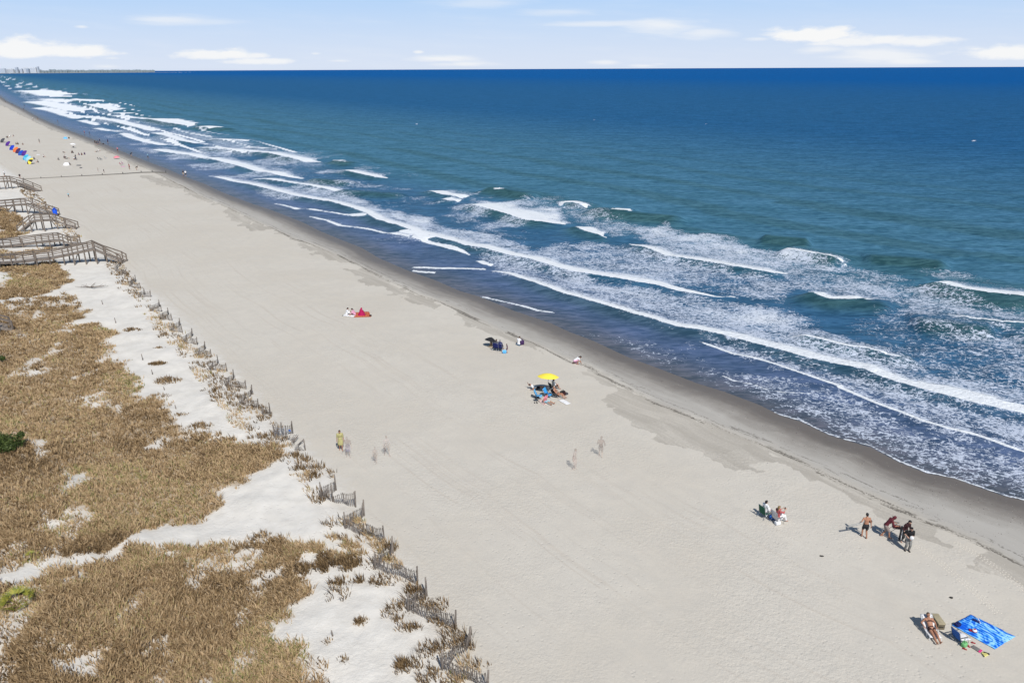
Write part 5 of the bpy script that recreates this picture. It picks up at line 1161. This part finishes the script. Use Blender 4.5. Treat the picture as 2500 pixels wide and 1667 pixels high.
d_ = MB().cone((0, 0, 0), (0, .02, 0), .135, .13, 20, caps=1).build('white_disc', K['white'], None, True); d_.location = G1(2213, 1343) + Vector((.02, -.24, 1.06)); d_.rotation_euler = (rad(-25), 0, rad(10)); tag(d_, 'round white flying disc held at the chest of the person in grey trousers', 'flying disc')

# ---- two seated people near the middle right
f = (.9, .45); g = G1(1866, 1262); beach_chair(g, f, K['green'], 'dark green camp chair seen from behind', .36, recl=.22)
SIT = dict(pelvis=(0, .0, .44), lean=-.12, feet=[(-.13, .62, .07), (.13, .60, .07)], hands=[(-.18, .30, .58), (.18, .30, .58)], knee=(0, .3, 1), elbow=(0, -.4, -1))
person(g, f, pose(**{**SIT, 'pelvis': (0, .02, .46)}), 'black haired person in white seated in the dark green camp chair', 'fair', 'black', top=K['white'], sleeve=1.2, bottom=K['white'], leg=1.7, vox=.014)
g = G1(1897, 1275); f2 = (.9, .35); beach_chair(g, f2, C('pale_grey_canvas', (.55, .53, .52)), 'pale folding chair under the blond person in a coral red top', .34, recl=.22)
person(g, f2, pose(**{**SIT, 'pelvis': (0, .02, .44), 'hands': [(-.08, .44, .92), (.10, .46, .92)]}), 'long haired blond person in a coral red top and white trousers holding up a phone', 'fair', 'blond', .34, top=K['red'], sleeve=1.3, bottom=K['white'], leg=1.8, vox=.014)
ph = MB().box((0, 0, 0), (.08, .012, .15), bev=.006).build('phone', K['black'], None); ph.location = g + Vector((.47, .18, .96)); ph.rotation_euler = (rad(-20), 0, rad(-68)); tag(ph, 'dark phone held up by the blond person in coral red', 'phone')
bag(G1(1888, 1266), (.52, .34, .30), K['blue'], 'shiny blue and black bag between the green chair and the blond person', rad(-25)); bag(G1(1898, 1280), (.36, .28, .26), K['white'], 'white bag at the feet of the blond person', rad(15))

# ---- sunbather, cool box and blue blanket at the lower right
h0, h1 = G1(2257, 1526), G1(2289, 1572); fd = (h1 - h0); fd.z = 0; fd.normalize(); g = h0 + fd * .62; g.z = ground_z([(g.x, g.y)])[0]
lounger(g, (fd.x, fd.y), K['white'], 'short white reclining chair under the sunbather')
person(g + Vector((0, 0, .03)), (fd.x, fd.y), pose(pelvis=(0, -.02, .30), lean=-.95, slump=.06, feet=[(-.08, .84, .13), (.08, .87, .09)], hands=[(-.30, -.10, .33), (.32, -.12, .33)], knee=(0, .2, 1), elbow=(0, -.3, -.5), head=.25), 'deeply tanned sunbather in a dark bikini lying back on the white lounger', 'tan', 'brown', .10, bikini=C('dark_brown_cloth', (.035, .014, .012)), vox=.012)
tw = MB().sheet([[(-.31 + .62 * i / 5, -.70 + .13 * j, .665 - .115 * j + .018 * math.sin(i * 2.1)) for j in range(4)] for i in range(6)], .02).build('white_towel', K['white'], None, True); tw.location = g; tw.rotation_euler.z = math.atan2(-fd.x, fd.y); tag(tw, 'white towel folded over the head of the lounger', 'towel')
cooler(G1(2288, 1524), (.78, .36, .40), (fd.y, -fd.x), 'tan cool box with dark sides beside the sunbather', K['khaki2'], K['khaki'])
def tie_dye():
    m = bpy.data.materials.new('blue_tie_dye'); m.use_nodes = True; k = NT(m.node_tree); tc = k.n('ShaderNodeTexCoord', out=3)
    v = k.mapv(tc, (1.0, 1.0, 1), (0, 0, rad(-38))); n = k.noise(v, 1.1, 4, .6, 2.2); w = k.n('ShaderNodeTexWave', {'Vector': k.mapv(v, (1, .35, 1)), 'Scale': 1.6, 'Distortion': 5.0, 'Detail': 3.0, 'Detail Scale': 1.5}, out=1)
    t = n * .92 + w * .10; c = k.mix(k.ss(t, .41, .51), (.005, .085, .56), k.mix(k.ss(t, .47, .61), (.03, .26, .70), (.30, .60, .82)))
    k.n('ShaderNodeOutputMaterial', {'Surface': k.n('ShaderNodeBsdfPrincipled', {'Base Color': c, 'Roughness': .8, 'Specular IOR Level': .15})}); return m
blanket([(2323, 1526), (2369, 1500), (2479, 1554), (2429, 1585)], tie_dye(), 'large bright blue marbled beach blanket spread on dry sand', n=22, wr=.05)
bag(G1(2337, 1528) + Vector((0, 0, .05)), (.30, .24, .16), K['navy'], 'navy bag on the near left corner of the blue blanket', rad(25)); bag(G1(2382, 1518) + Vector((0, 0, .05)), (.34, .12, .08), K['navy'], 'flat navy pouch with a white strap on the blue blanket', rad(-45), handle=False)
o = MB().tube([(0, 0, .02), (.02, .25, .10), (.0, .5, .03)], .025).build('white_strap', K['white'], None, True); o.location = G1(2387, 1517) + Vector((0, -.2, .06)); tag(o, 'white strap lying beside the navy pouch on the blue blanket', 'strap')
o = empty('sun_cap', G1(2378, 1542) + Vector((0, 0, .06)), rad(70), 'red and white cap lying on the blue blanket', 'cap'); MB().ball((0, 0, .04), (.13, .12, .09), 12).build('crown', K['white'], o, True); MB().box((0, .17, .015), (.18, .14, .02), bev=.008).build('peak', K['crim'], o, True); MB().cone((0, 0, .01), (0, 0, .035), .135, .133, 14, caps=1).build('band', K['crim'], o, True)
g = G1(2342, 1562); r = beach_chair(g, (.92, .25), K['blue'], 'empty blue low beach chair with a white towel on its seat near the blue blanket', .20, recl=.35)
MB().sheet([[(-.29 + .58 * i / 5, -.20 + .12 * j, .27 + .03 * math.sin(i * 1.7 + j) - .04 * max(0, j - 3)) for j in range(6)] for i in range(6)], .03).build('seat_towel', K['white'], r, True)
bag(G1(2353, 1577), (.30, .22, .24), K['lgreen'], 'light green bag in front of the empty blue chair', rad(30)); 
slipper(G1(2355, 1584), .9, K['crim'], 'red flip-flop half under the light green bag', 'red flip-flops'); slipper(G1(2364, 1577), .3, K['crim'], 'red flip-flop right beside the light green bag', 'red flip-flops'); slipper(G1(2376, 1569), 1.2, K['crim'], 'red flip-flop lying nearest the blue blanket', 'red flip-flops')
blanket([(2369, 1579), (2377, 1575), (2394, 1585), (2386, 1590)], C('grey_mat', (.16, .15, .14)), 'small oval grey mat on the sand below the blue blanket', 'grey_mat', 'mat', 8, .01)
blanket([(2387, 1591), (2393, 1585), (2399, 1588), (2393, 1594)], K['hot'], 'small crumpled hot pink cloth at the end of the grey mat', 'pink_cloth', 'cloth', 8, .10)
blanket([(2395, 1594), (2401, 1591), (2413, 1602), (2404, 1606)], C('pale_yellow_cloth', (.68, .60, .20)), 'small crumpled yellow cloth right of the hot pink one', 'yellow_cloth', 'cloth', 8, .10)
o = MB().cone((0, -.11, .04), (0, .11, .035), .05, .055, 10, sq=.7, side=(1, 0, 0)).build('shoe', K['black'], None, True); o.location = G1(2408, 1595); o.rotation_euler.z = 1.0; tag(o, 'single black shoe past the yellow cloth', 'shoe')
for x, y, lb in ((2005, 1357, 'dark lump of weed alone on dry sand below the walking people'), (2322, 1459, 'flat dark scrap of weed on dry sand left of the tyre tracks')):
    m = MB()
    for _ in range(7): m.ball((random.uniform(-.1, .1), random.uniform(-.05, .05), .02), (random.uniform(.03, .08), .04, .03), 8)
    o = m.build('weed_clump', C('dry_weed2', (.03, .028, .025)), None, True); o.location = G1(x, y); tag(o, lb, 'seaweed')

# ---- the yellow umbrella party
umbrella(G1(1338, 960), K['yellow'], 'bright yellow beach umbrella with a white pole', 0.97, 1.95, (rad(-9), rad(3)), rim=.30)
LIE = dict(pelvis=(0, 0, .13), lean=-1.40, slump=.02, feet=[(-.12, .86, .09), (.12, .84, .10)], hands=[(-.42, -.15, .08), (.42, -.12, .08)], knee=(0, 0, 1), elbow=(0, 0, -1))
person(G1(1309, 950), (.96, .1), pose(**{**LIE, 'lean': -1.05, 'hands': [(-.25, -.75, .55), (.28, -.5, .1)]}), 'dark haired person lying back with an arm raised at the left of the umbrella shade', 'tan', 'black', top=K['white'], sleeve=.4, bottom=K['black'], leg=.6, vox=.014)
g = G1(1351, 952); beach_chair(g, (.85, .5), K['black'], 'black low chair at the right of the umbrella shade', .22); person(g, (.85, .5), pose(**{**SIT, 'pelvis': (0, .02, .32)}), 'person in a white shirt seated in the black chair behind the yellow umbrella', 'fair', 'black', top=K['white'], sleeve=.7, bottom=K['black'], leg=.8, vox=.014)
stripe = C('blue_white_stripe', (.30, .48, .66), var=.95, vscale=6)
g = G1(1316, 973); beach_chair(g, (.8, -.1), C('pale_white_canvas', (.70, .72, .74)), 'white low chair with a blue towel left of the umbrella pole', .24, towel=K['sky'], recl=.4)
g = G1(1340, 969); beach_chair(g, (.7, -.35), K['sky'], 'sky blue low chair right below the umbrella pole', .22, recl=.5, towel=C('bright_blue_towel', (.04, .28, .62)))
g = G1(1359, 969); beach_chair(g, (.85, -.4), K['black'], 'black low chair under the tanned person in a dark bikini', .20, recl=.6)
person(g, (.85, -.4), pose(pelvis=(0, .02, .30), lean=-.62, feet=[(-.10, .80, .12), (.10, .74, .10)], hands=[(-.2, .2, .34), (.2, .22, .36)], knee=(0, 0, 1), elbow=(0, -.3, -1)), 'tanned person in a dark bikini reclining in a black chair right of the umbrella', 'tan', 'brown', .15, bikini=K['dmar'], vox=.014)
o = empty('camp_stool', G1(1311, 980), .3, 'black folding stool at the left of the umbrella party', 'stool'); MB().sheet([[(-.2 + .1 * i, -.18 + .09 * j, .42 - .03 * (1 - abs(i - 2) / 2)) for j in range(5)] for i in range(5)], .015).build('seat', K['black'], o, True)
for a, b in (((-.2, -.18), (.2, -.18)), ((.2, -.18), (-.2, -.18)), ((-.2, .18), (.2, .18)), ((.2, .18), (-.2, .18))): MB().tube([(a[0], a[1], .42), (b[0], b[1], 0)], .013).build('leg', C('black_frame', (.03, .03, .03)), o, True)
person(G1(1331, 983), (.85, -.65), pose(pelvis=(0, 0, .15), lean=.10, slump=.1, feet=[(-.20, .84, .09), (.20, .80, .09)], hands=[(-.38, -.12, .05), (.35, .15, .16)], knee=(0, 0, 1), elbow=(0, -1, .3)), 'person in a pink shirt and light blue shorts sitting on the sand with legs outstretched', 'tan', 'black', top=K['pink'], sleeve=.6, bottom=K['lblue'], leg=.8, vox=.013)
blanket([(1315, 979), (1322, 975), (1336, 986), (1328, 990)], C('pale_pink_towel', (.66, .48, .44)), 'pale pink towel under the person in the pink shirt', 'beach_towel', 'towel', 8, .02)
blanket([(1362, 977), (1374, 974), (1394, 986), (1383, 989)], K['white'], 'white towel laid flat on the sand right of the umbrella party', 'beach_towel', 'towel', 10, .03)
bag(G1(1374, 961), (.50, .3, .26), K['black'], 'black bag at the right of the umbrella party beside a reddish bag', .3); bag(G1(1377, 964), (.34, .28, .24), K['dmar'], 'reddish brown bag at the right end of the umbrella party', -.2); bag(G1(1383, 963), (.3, .22, .16), K['dgrey'], 'dark grey bag farthest right of the umbrella party', .6)
slipper(G1(1305, 983.5), .2, K['black'], 'black sandal left of the stool, lying farther from the umbrella', 'black sandals'); slipper(G1(1311, 984), .5, K['black'], 'black sandal right under the folding stool', 'black sandals')

# ---- the group on the orange blanket, the navy chairs, the shell picker
blanket([(836, 772), (842, 767), (872, 766), (866, 774)], K['white'], 'white blanket under the two left people of the orange blanket group', 'beach_blanket', 'blanket', 10, .04)
blanket([(864, 775), (868, 763), (901, 761.5), (906, 774)], C('orange_pattern_blanket', (.46, .115, .05), var=.55, vscale=9), 'orange brown patterned blanket beside the person in magenta', 'beach_blanket', 'blanket', 12, .06)
SITG = dict(pelvis=(0, 0, .14), lean=.12, slump=.2, feet=[(-.16, .62, .08), (.16, .60, .08)], hands=[(-.12, .42, .42), (.12, .42, .42)], knee=(0, 0, 1), elbow=(0, -.5, -.6))
person(G1(846, 769), (.9, .2), pose(**SITG), 'black haired person in white sitting at the left end of the white blanket', 'tan', 'black', .3, top=K['white'], sleeve=1.4, bottom=K['white'], leg=1.6, vox=.016)
person(G1(867, 769), (-.9, -.2), pose(**{**SITG, 'lean': .30}), 'person in pale pink with very long black hair on the white blanket', 'tan', 'black', .5, top=K['rose'], sleeve=.9, bottom=K['rose'], leg=1.3, vox=.016)
r = person(G1(882.5, 770), (.2, 1), pose(**{**SITG, 'lean': .05}), 'person wrapped from head to seat in a magenta shawl', 'tan', None, hood=K['magenta'], top=K['magenta'], sleeve=1.5, bottom=K['magenta'], leg=1.5, vox=.018)
m = MB(); m.cone((0, .05, .03), (0, .02, .55), .48, .20, 16); m.cone((0, .02, .5), (0, .02, .86), .21, .08, 14); me = remesh(m, .025, 'shawl'); me.materials.append(K['magenta']); put('shawl', me, r)
slipper(G1(836, 771), .2, K['black'], 'dark sandal at the left tip of the white blanket', None); bag(G1(904.5, 772), (.28, .22, .18), K['black'], 'small black bag at the right end of the orange blanket', .2, handle=False)
umbrella(G1(1200, 845), K['black'], 'small black umbrella tilted low over a seated person', .66, 1.0, (rad(-12), rad(14)), rim=.38)
person(G1(1198, 845), (.8, -.5), pose(**SITG), 'person in tan sitting beneath the small black umbrella', 'tan', 'black', top=K['tan'], sleeve=.6, bottom=K['khaki2'], leg=1.2, vox=.016)
blanket([(1190, 847), (1197, 843), (1207, 847), (1199, 850)], K['tan'], 'cream blanket under the black umbrella', 'beach_blanket', 'blanket', 8, .03)
for x, y, lb, lb2 in ((1212, 856, 'left one of the two navy camp chairs seen from behind', 'person in the left navy chair, turned to the sea'), (1221, 857, 'right one of the two navy camp chairs seen from behind', 'person in the right navy chair, turned to the sea')):
    g = G1(x, y); beach_chair(g, (.35, .9), K['navy'], lb, .38, recl=.2, wid=.62, group='two navy camp chairs'); person(g, (.35, .9), pose(**{**SIT, 'pelvis': (0, .02, .48)}), lb2, 'tan' if x < 1215 else 'fair', 'brown' if x < 1215 else 'grey', top=K['dgrey'] if x < 1215 else K['navy'], sleeve=.9, bottom=K['navy'], leg=.9, vox=.018)
for x, lb in ((1229.5, 'left one of two sky blue sand buckets by the navy chairs'), (1233.5, 'right one of two sky blue sand buckets by the navy chairs')):
    o = empty('sand_bucket', G1(x, 862.5), 0, lb, 'bucket', 'two sky blue buckets'); MB().cone((0, 0, .02), (0, 0, .26), .11, .15, 12, caps=1).build('pail', K['sky'], o, True); MB().tube([(-.15, 0, .27), (-.1, 0, .37), (.1, 0, .37), (.15, 0, .27)], .01).build('handle', K['white'], o, True)
person(G1(1238.5, 861), (-.9, -.2), pose(pelvis=(0, 0, .92)), 'small child standing by the sky blue buckets', 'tan', 'black', top=K['plum'], sleeve=.5, bottom=K['navy'], leg=.6, scale=.58, vox=.02)
blanket([(1258, 841), (1264, 837), (1276, 840), (1268, 845)], C('dark_blue_towel', (.03, .08, .14)), 'dark blue towel under the person in white near the weed line', 'beach_towel', 'towel', 8, .02)
person(G1(1266, 841.5), (.6, .8), pose(**SITG), 'person in white sitting on the dark blue towel near the weed line', 'fair', 'brown', top=K['white'], sleeve=1.2, bottom=K['white'], leg=.8, vox=.016)
bag(G1(1273.5, 841), (.5, .4, .5), K['plum'], 'dark bag standing right of the person in white near the weed line', .5)
person(G1(1405, 889), (.95, .1), pose(pelvis=(0, -.12, .42), lean=.85, slump=.3, feet=[(-.12, -.28, .09), (.12, .16, .08)], hands=[(-.18, .62, .12), (.18, .58, .10)], knee=(0, 1, .5), elbow=(0, -.3, -.5), head=-.1), 'long haired person in a white shirt crouching to pick shells on the dark weed line', 'tan', 'black', .35, top=K['white'], sleeve=.5, bottom=K['rose'], leg=.9, vox=.014)

# ---- people the photo shows only faintly
GHs = dict(extra_alpha=True, vox=.018)
r = person(G1(833, 1098), (.2, -1), pose(feet=[(-.10, .1, .07), (.10, -.1, .07)]), 'dark haired person in a mustard yellow patterned dress on open sand', 'tan', 'brown', top=K['mustard'], sleeve=1.1, bottom=K['mustard'], leg=.9, vox=.016)
m = MB(); m.cone((0, .0, 1.05), (0, 0, .55), .17, .23, 14, sq=.8, side=(1, 0, 0)); me = remesh(m, .018, 'skirt'); me.materials.append(K['mustard']); put('skirt', me, r)
bag(G1(829, 1097) + Vector((0, 0, .32)), (.22, .2, .3), K['khaki2'], 'dark bag hanging beside the person in the mustard dress', 0)
person(G1(851, 1115), (.1, -1), pose(feet=[(-.12, .05, .07), (.12, -.1, .07)], hands=[(-.28, .05, .85), (.42, .15, .72)]), 'faint half-faded person in a grey top and pale blue shorts', 'fair', 'grey', top=K['dgrey'], sleeve=1.3, bottom=C('faint_blue_cloth', (.12, .18, .42)), leg=.8, **GHs)
person(G1(917, 1131), (.1, 1), pose(feet=[(-.10, .14, .07), (.10, -.14, .07)]), 'barely visible faded child with bare legs', 'fair', 'grey', top=C('faint_grey_cloth', (.35, .36, .34)), sleeve=.6, bottom=C('faint_brown_cloth', (.2, .16, .14)), leg=.5, scale=.78, **GHs)
person(G1(945, 1112), (.6, -1), pose(feet=[(-.14, .2, .07), (.14, -.2, .07)]), 'barely visible faded person in a white top and grey shorts', 'fair', 'brown', top=K['white'], sleeve=1.2, bottom=K['grey'], leg=.9, **GHs)
person(G1(1401, 1145), (.9, -.5), pose(feet=[(-.08, .05, .07), (.10, -.05, .07)]), 'faint half-faded person in pale pink casting a soft shadow', 'fair', 'black', top=C('faint_pink_cloth', (.42, .38, .37)), sleeve=.6, bottom=C('faint_pale_cloth', (.5, .45, .43)), leg=1.6, **GHs)
person(G1(1466, 1116), (.2, 1), pose(lean=.10, feet=[(-.11, .12, .07), (.11, -.1, .07)], hands=[(-.2, .2, 1.05), (.28, .12, .98)]), 'faint half-faded person in a dark grey jacket and shorts', 'fair', 'black', top=K['dgrey'], sleeve=1.3, bottom=K['dgrey'], leg=.9, **GHs)

# ------------------------------------------------------------------ the crowd far up the beach: small copies of a few figures
def far_proto(J, kind, longhair=0):
    parts = []
    me, (hd, fw, sd, hu, rot) = body_mesh(J, .03, False); parts.append(('body', me, 'skin'))
    parts.append(('shirt', top_mesh(J, .03, .6), 'top')); parts.append(('trousers', bottom_mesh(J, .03, .8), 'bot'))
    m = MB(); m.ball(hd - fw * .02 + hu * .025, (.092, .10, .105), 10, rot); parts.append(('hair', remesh(m, .03, 'hair'), 'hair'))
    for n, me, k in parts: me.materials.append(K['grey'])
    return parts
PROTO = dict(stand=far_proto(pose(), 0), walk=far_proto(pose(feet=[(-.1, .28, .08), (.1, -.26, .1)], hands=[(-.27, -.15, .85), (.27, .2, .9)]), 0), sit=far_proto(pose(**SITG), 0),
             lie=far_proto(pose(**{**LIE, 'lean': -1.25}), 0), bend=far_proto(pose(pelvis=(0, -.1, .85), lean=1.05, feet=[(-.12, -.05, .07), (.12, .05, .07)], hands=[(-.15, .55, .45), (.15, .55, .42)], head=-.2), 0))
def far_person(x, y, kind, top, bot, label, face=(.3, 1), hair='black', skin='tan', sc=1.0, z=None, group='small figures far up the beach'):
    p = G1(x, y)
    root = empty('person', p, math.atan2(-face[0], face[1]), label, 'person', group, sc)
    cm = dict(skin=SKIN[skin], top=K[top] if top else SKIN[skin], bot=K[bot] if bot else SKIN[skin], hair=HAIRC[hair])
    for n, me, k in PROTO[kind]:
        o = bpy.data.objects.new(n, me); COL.objects.link(o); o.parent = root
        o.material_slots[0].link = 'OBJECT'; o.material_slots[0].material = cm[k]
    return root
FAR = [
    (14, 251, 'walk', 'black', 'black', 'dark speck of a person at the water edge nearest the left border'), (30, 257, 'stand', 'navy', 'black', 'second dark speck of a person along the far water edge from the left'), (60, 261, 'stand', 'black', 'black', 'dark speck of a person standing in far shallow water'), (58, 269, 'walk', 'black', 'navy', 'dark speck of a person on wet sand just below the one in far shallow water'),
    (142, 300, 'stand', 'black', 'black', 'dark figure knee deep in the water, left of the far foam lines'), (81, 294, 'walk', 'white', 'black', 'person in a white top walking on dry sand near the far damp line'), (92, 293, 'stand', 'dgrey', 'tan', 'greyish figure just right of the far walker in white'),
    (207, 328, 'stand', 'red', 'navy', 'figure in red standing in the shallows beside a darker one'), (219, 330, 'stand', 'black', 'black', 'dark figure wading right of the one in red'), (264, 350, 'stand', 'navy', 'black', 'lone tiny dark wader left of the middle of the far shallows'),
    (233, 353, 'stand', 'black', 'black', 'left one of a tight dark group on the wet sand'), (237, 354, 'stand', 'dgrey', 'black', 'middle one of a tight dark group on the wet sand'), (241, 353, 'walk', 'black', 'navy', 'right one of a tight dark group on the wet sand'), (244, 349, 'stand', 'navy', 'black', 'dark figure just behind the tight group on the wet sand'),
    (252, 352, 'lie', 'dgrey', 'black', 'figure crouched low right of the tight dark group at the water'), (288, 371, 'stand', 'pink', 'black', 'figure in a pink top and black shorts on the wet sand'), (320, 381, 'bend', 'black', 'black', 'dark figure bending at the water edge'), (362, 387, 'walk', 'lblue', 'black', 'figure in pale blue walking in ankle deep water'),
    (448, 430, 'stand', 'dgrey', 'tan', 'left one of two people wading close together'), (454, 431, 'walk', 'white', 'black', 'right one of two people wading close together, in a white top'),
    (317, 414, 'stand', 'crim', 'maroon', 'tall figure in dark red standing by the pink beach chairs'), (333, 416, 'bend', 'black', 'tan', 'figure stooping at the seaward end of the thin dark line'), (97, 350, 'stand', 'grey', 'grey', 'slim grey figure standing alone on dry sand above the far groups'),
    (168, 482, 'walk', 'lblue', 'black', 'child in pale blue and black on empty sand right of the boardwalks'), (254, 422, 'stand', 'black', 'black', 'small dark child just above the thin dark line'), (240, 419, 'stand', 'tan', 'grey', 'pale small child left of the dark one above the thin line'),
    (18, 337, 'sit', 'black', 'black', 'dark seated figure above the row of coloured shades'), (24, 334, 'sit', 'white', 'grey', 'seated figure in white above the row of coloured shades'), (34, 334, 'sit', 'dgrey', 'white', 'seated figure in grey right of the one in white above the shades'),
    (39, 353, 'sit', 'black', 'dgrey', 'left one of two dark seated figures behind the blue and orange shades'), (45, 353, 'sit', 'dgrey', 'black', 'right one of two dark seated figures behind the blue and orange shades'), (56, 354, 'sit', 'grey', 'black', 'lone seated figure right of the pair behind the blue and orange shades'),
    (83, 390, 'sit', 'dgrey', 'grey', 'grey seated figure behind the teal shade'), (94, 397, 'sit', 'grey', 'dgrey', 'figure seated right beside the yellow and red shade'), (106, 384, 'sit', 'white', 'dgrey', 'lone seated figure in white right of the row of shades'),
    (169, 339, 'sit', 'black', 'black', 'dark figure seated right of the pale blue tent'), (180, 360, 'sit', 'white', 'dgrey', 'seated figure in white under the small white umbrella'), (175, 374, 'sit', 'black', 'black', 'left one of a dark pair sitting side by side'), (179, 374, 'sit', 'dgrey', 'black', 'right one of a dark pair sitting side by side'),
    (156, 373, 'lie', 'grey', 'dgrey', 'grey figure lying flat left of the dark pair'), (157, 387, 'sit', 'dgrey', 'grey', 'left figure of the middle far group'), (161, 384, 'sit', 'white', 'grey', 'figure in white at the top of the middle far group'), (163, 388, 'lie', 'dgrey', 'black', 'dark figure stretched along the front of the middle far group'), (144, 391, 'sit', 'grey', 'dgrey', 'small figure alone left of the middle far group'),
    (182, 390, 'sit', 'white', 'black', 'seated figure in white at the foot of the standing one'), (185.5, 390, 'stand', 'dgrey', 'grey', 'standing grey figure in the far group with a long shadow'), (194, 379, 'sit', 'plum', 'navy', 'left one of three seated in a line'), (199, 379, 'sit', 'dgrey', 'plum', 'middle one of three seated in a line'), (207, 378, 'sit', 'plum', 'dgrey', 'right one of three seated in a line'),
    (236, 371, 'lie', 'grey', 'dgrey', 'figure lying on sand near the weed line far away'), (241, 370, 'sit', 'white', 'grey', 'seated figure in white beside the one lying near the far weed line'), (12, 430, 'stand', 'white', 'grey', 'pale small figure just above the farthest boardwalk railing'), (49, 436, 'bend', 'dgrey', 'black', 'dark stooping figure just right of the farthest boardwalk railing'), (170, 404, 'sit', 'dgrey', 'grey', 'grey figure sitting beside the small white tent')]
for i, (x, y, k, t, b, lb) in enumerate(FAR): far_person(x, y, k, t, b, lb, face=(math.cos(i * 2.4), math.sin(i * 2.4)), hair=('black', 'brown', 'black', 'grey')[i % 4], skin=('tan', 'fair', 'tan')[i % 3], sc=.62 if 'child' in lb else 1.0)

def beach_shade(x, y, cols, label, R=1.4, face=(.55, .5)):
    """umbrella pitched on its side as a wind shade: its rim on the sand, its hollow towards the sea"""
    p = G1(x, y); rz = math.atan2(-face[0], face[1]); root = empty('beach_cabana', p, rz, label, 'beach shade', 'row of coloured beach shades')
    t = Matrix.Rotation(rad(52), 4, 'X'); n = 24; mb = MB(); V = []
    for i in range(7):
        f = i / 6; V.append([mb.bm.verts.new(Vector((0, -.25, .62)) + t @ Vector((math.cos(k * 6.2832 / n) * R * math.sin(f * 1.35), math.sin(k * 6.2832 / n) * R * math.sin(f * 1.35), R * .72 * (math.cos(f * 1.35) - .35)))) for k in range(n)])
    for i in range(6):
        for k in range(n): fc = mb.bm.faces.new((V[i][k], V[i][(k + 1) % n], V[i + 1][(k + 1) % n], V[i + 1][k])); fc.material_index = (k // (n // 8)) % len(cols)
    for r in V:
        for v in r: v.co.z = max(v.co.z, 0.0)
    me = bpy.data.meshes.new('canopy'); mb.bm.to_mesh(me); mb.bm.free()
    for c in cols: me.materials.append(c)
    o = put('canopy', me, root); s = o.modifiers.new('t', 'SOLIDIFY'); s.thickness = .01
    a, b = Vector((0, -.25, .62)), Vector((0, -.25, .62)) + t @ Vector((0, 0, R * .5)); d = (a - b).normalized(); MB().tube([b, Vector((0, .55, 0.0))], .02).build('pole', C('pole_grey', (.45, .45, .44)), root, True)
    return root
for x, y, c, lb in ((9, 348, ['dgrey'], 'dark grey shade at the far left end of the coloured row'), (22, 356, ['purple', 'purple', 'royal'], 'purple shade next to the dark grey one'), (32, 366, ['royal'], 'royal blue shade touching the orange one'), (41, 371, ['orange'], 'orange shade in the middle of the coloured row'), (47, 374, ['plum'], 'dark plum shade squeezed behind the orange one'),
                    (54, 379, ['royal', 'blue'], 'larger royal blue shade right of the dark plum one'), (62, 380, ['purple'], 'purple shade behind the teal one'), (66, 390, ['teal', 'sky'], 'teal shade near the right end of the row'), (72, 394, ['lblue'], 'pale grey green shade between the teal and the yellow ones'), (77, 400, ['black', 'yellow', 'crim'], 'black, yellow and red panelled shade at the right end of the row')):
    beach_shade(x, y, [K[q] for q in c], lb)
def far_chair(x, y, col, lb, face=(.5, .8)): beach_chair(G1(x, y), face, K[col], lb, .34, group='small chairs far up the beach')
far_chair(242, 391, 'black', 'left one of two black chairs on dry sand far up the beach', (.9, .2)); far_chair(248, 391.5, 'black', 'right one of two black chairs on dry sand far up the beach', (.9, .2)); far_chair(258, 388, 'white', 'white chair right of the two black chairs')
far_chair(296, 404, 'pink', 'left one of the pink beach chairs by the figure in dark red'); far_chair(301, 402, 'rose', 'right one of the pink beach chairs by the figure in dark red'); far_chair(18.5, 338.5, 'dgrey', 'dark chair above the far left end of the coloured shades')
far_chair(187, 391, 'dgrey', 'dark chair beside the standing grey figure', (.9, -.2))
umbrella(G1(285, 388), K['pink'], 'small pink umbrella low over the damp sand', 1.0, 1.0, (rad(10), 0), rim=.5); umbrella(G1(180, 361), K['white'], 'small white umbrella over a seated figure far up the beach', 1.05, 1.7, (0, rad(8)), rim=.4)
def pop_tent(x, y, col, lb, s=1.0):
    root = empty('pop_up_tent', G1(x, y), rad(20), lb, 'beach tent', None, s); m = MB(); m.ball((0, 0, 0), (1.25, .85, 1.15), 16); bmesh.ops.bisect_plane(m.bm, geom=m.bm.verts[:] + m.bm.edges[:] + m.bm.faces[:], plane_co=(0, 0, 0), plane_no=(0, 0, -1), clear_outer=True); m.build('shell', K[col], root, True)
    MB().ball((.25, .62, .38), (.55, .32, .42), 12).build('doorway', C('tent_inside', (.02, .09, .14)), root, True); MB().tube([(-1.25, 0, 0), (-.9, 0, .8), (0, 0, 1.17), (.9, 0, .8), (1.25, 0, 0)], .02).build('hoop', K['grey'], root, True)
pop_tent(160, 339, 'sky', 'pale blue pop-up tent near the far damp line', .7); pop_tent(163, 404, 'white', 'small white pop-up tent among the far groups', .8)
for x, y, w, c, lb in ((93, 378, 9, 'white', 'white towel laid out behind the teal shade'), (192, 404, 11, 'dgrey', 'long dark towel lying flat in the middle of the far groups'), (197, 410, 6, 'dgrey', 'short dark towel just below the long dark one'), (85, 369, 8, 'grey', 'grey towel laid out behind the larger royal blue shade'), (300, 407, 9, 'rose', 'pale pink towel in front of the pink beach chairs')):
    blanket([(x - w / 2, y + .9), (x - w / 2 + 1, y - .9), (x + w / 2 + 1, y - .9), (x + w / 2, y + .9)], K[c], lb, 'beach_towel', 'towel', 4, .02, 'towels far up the beach')
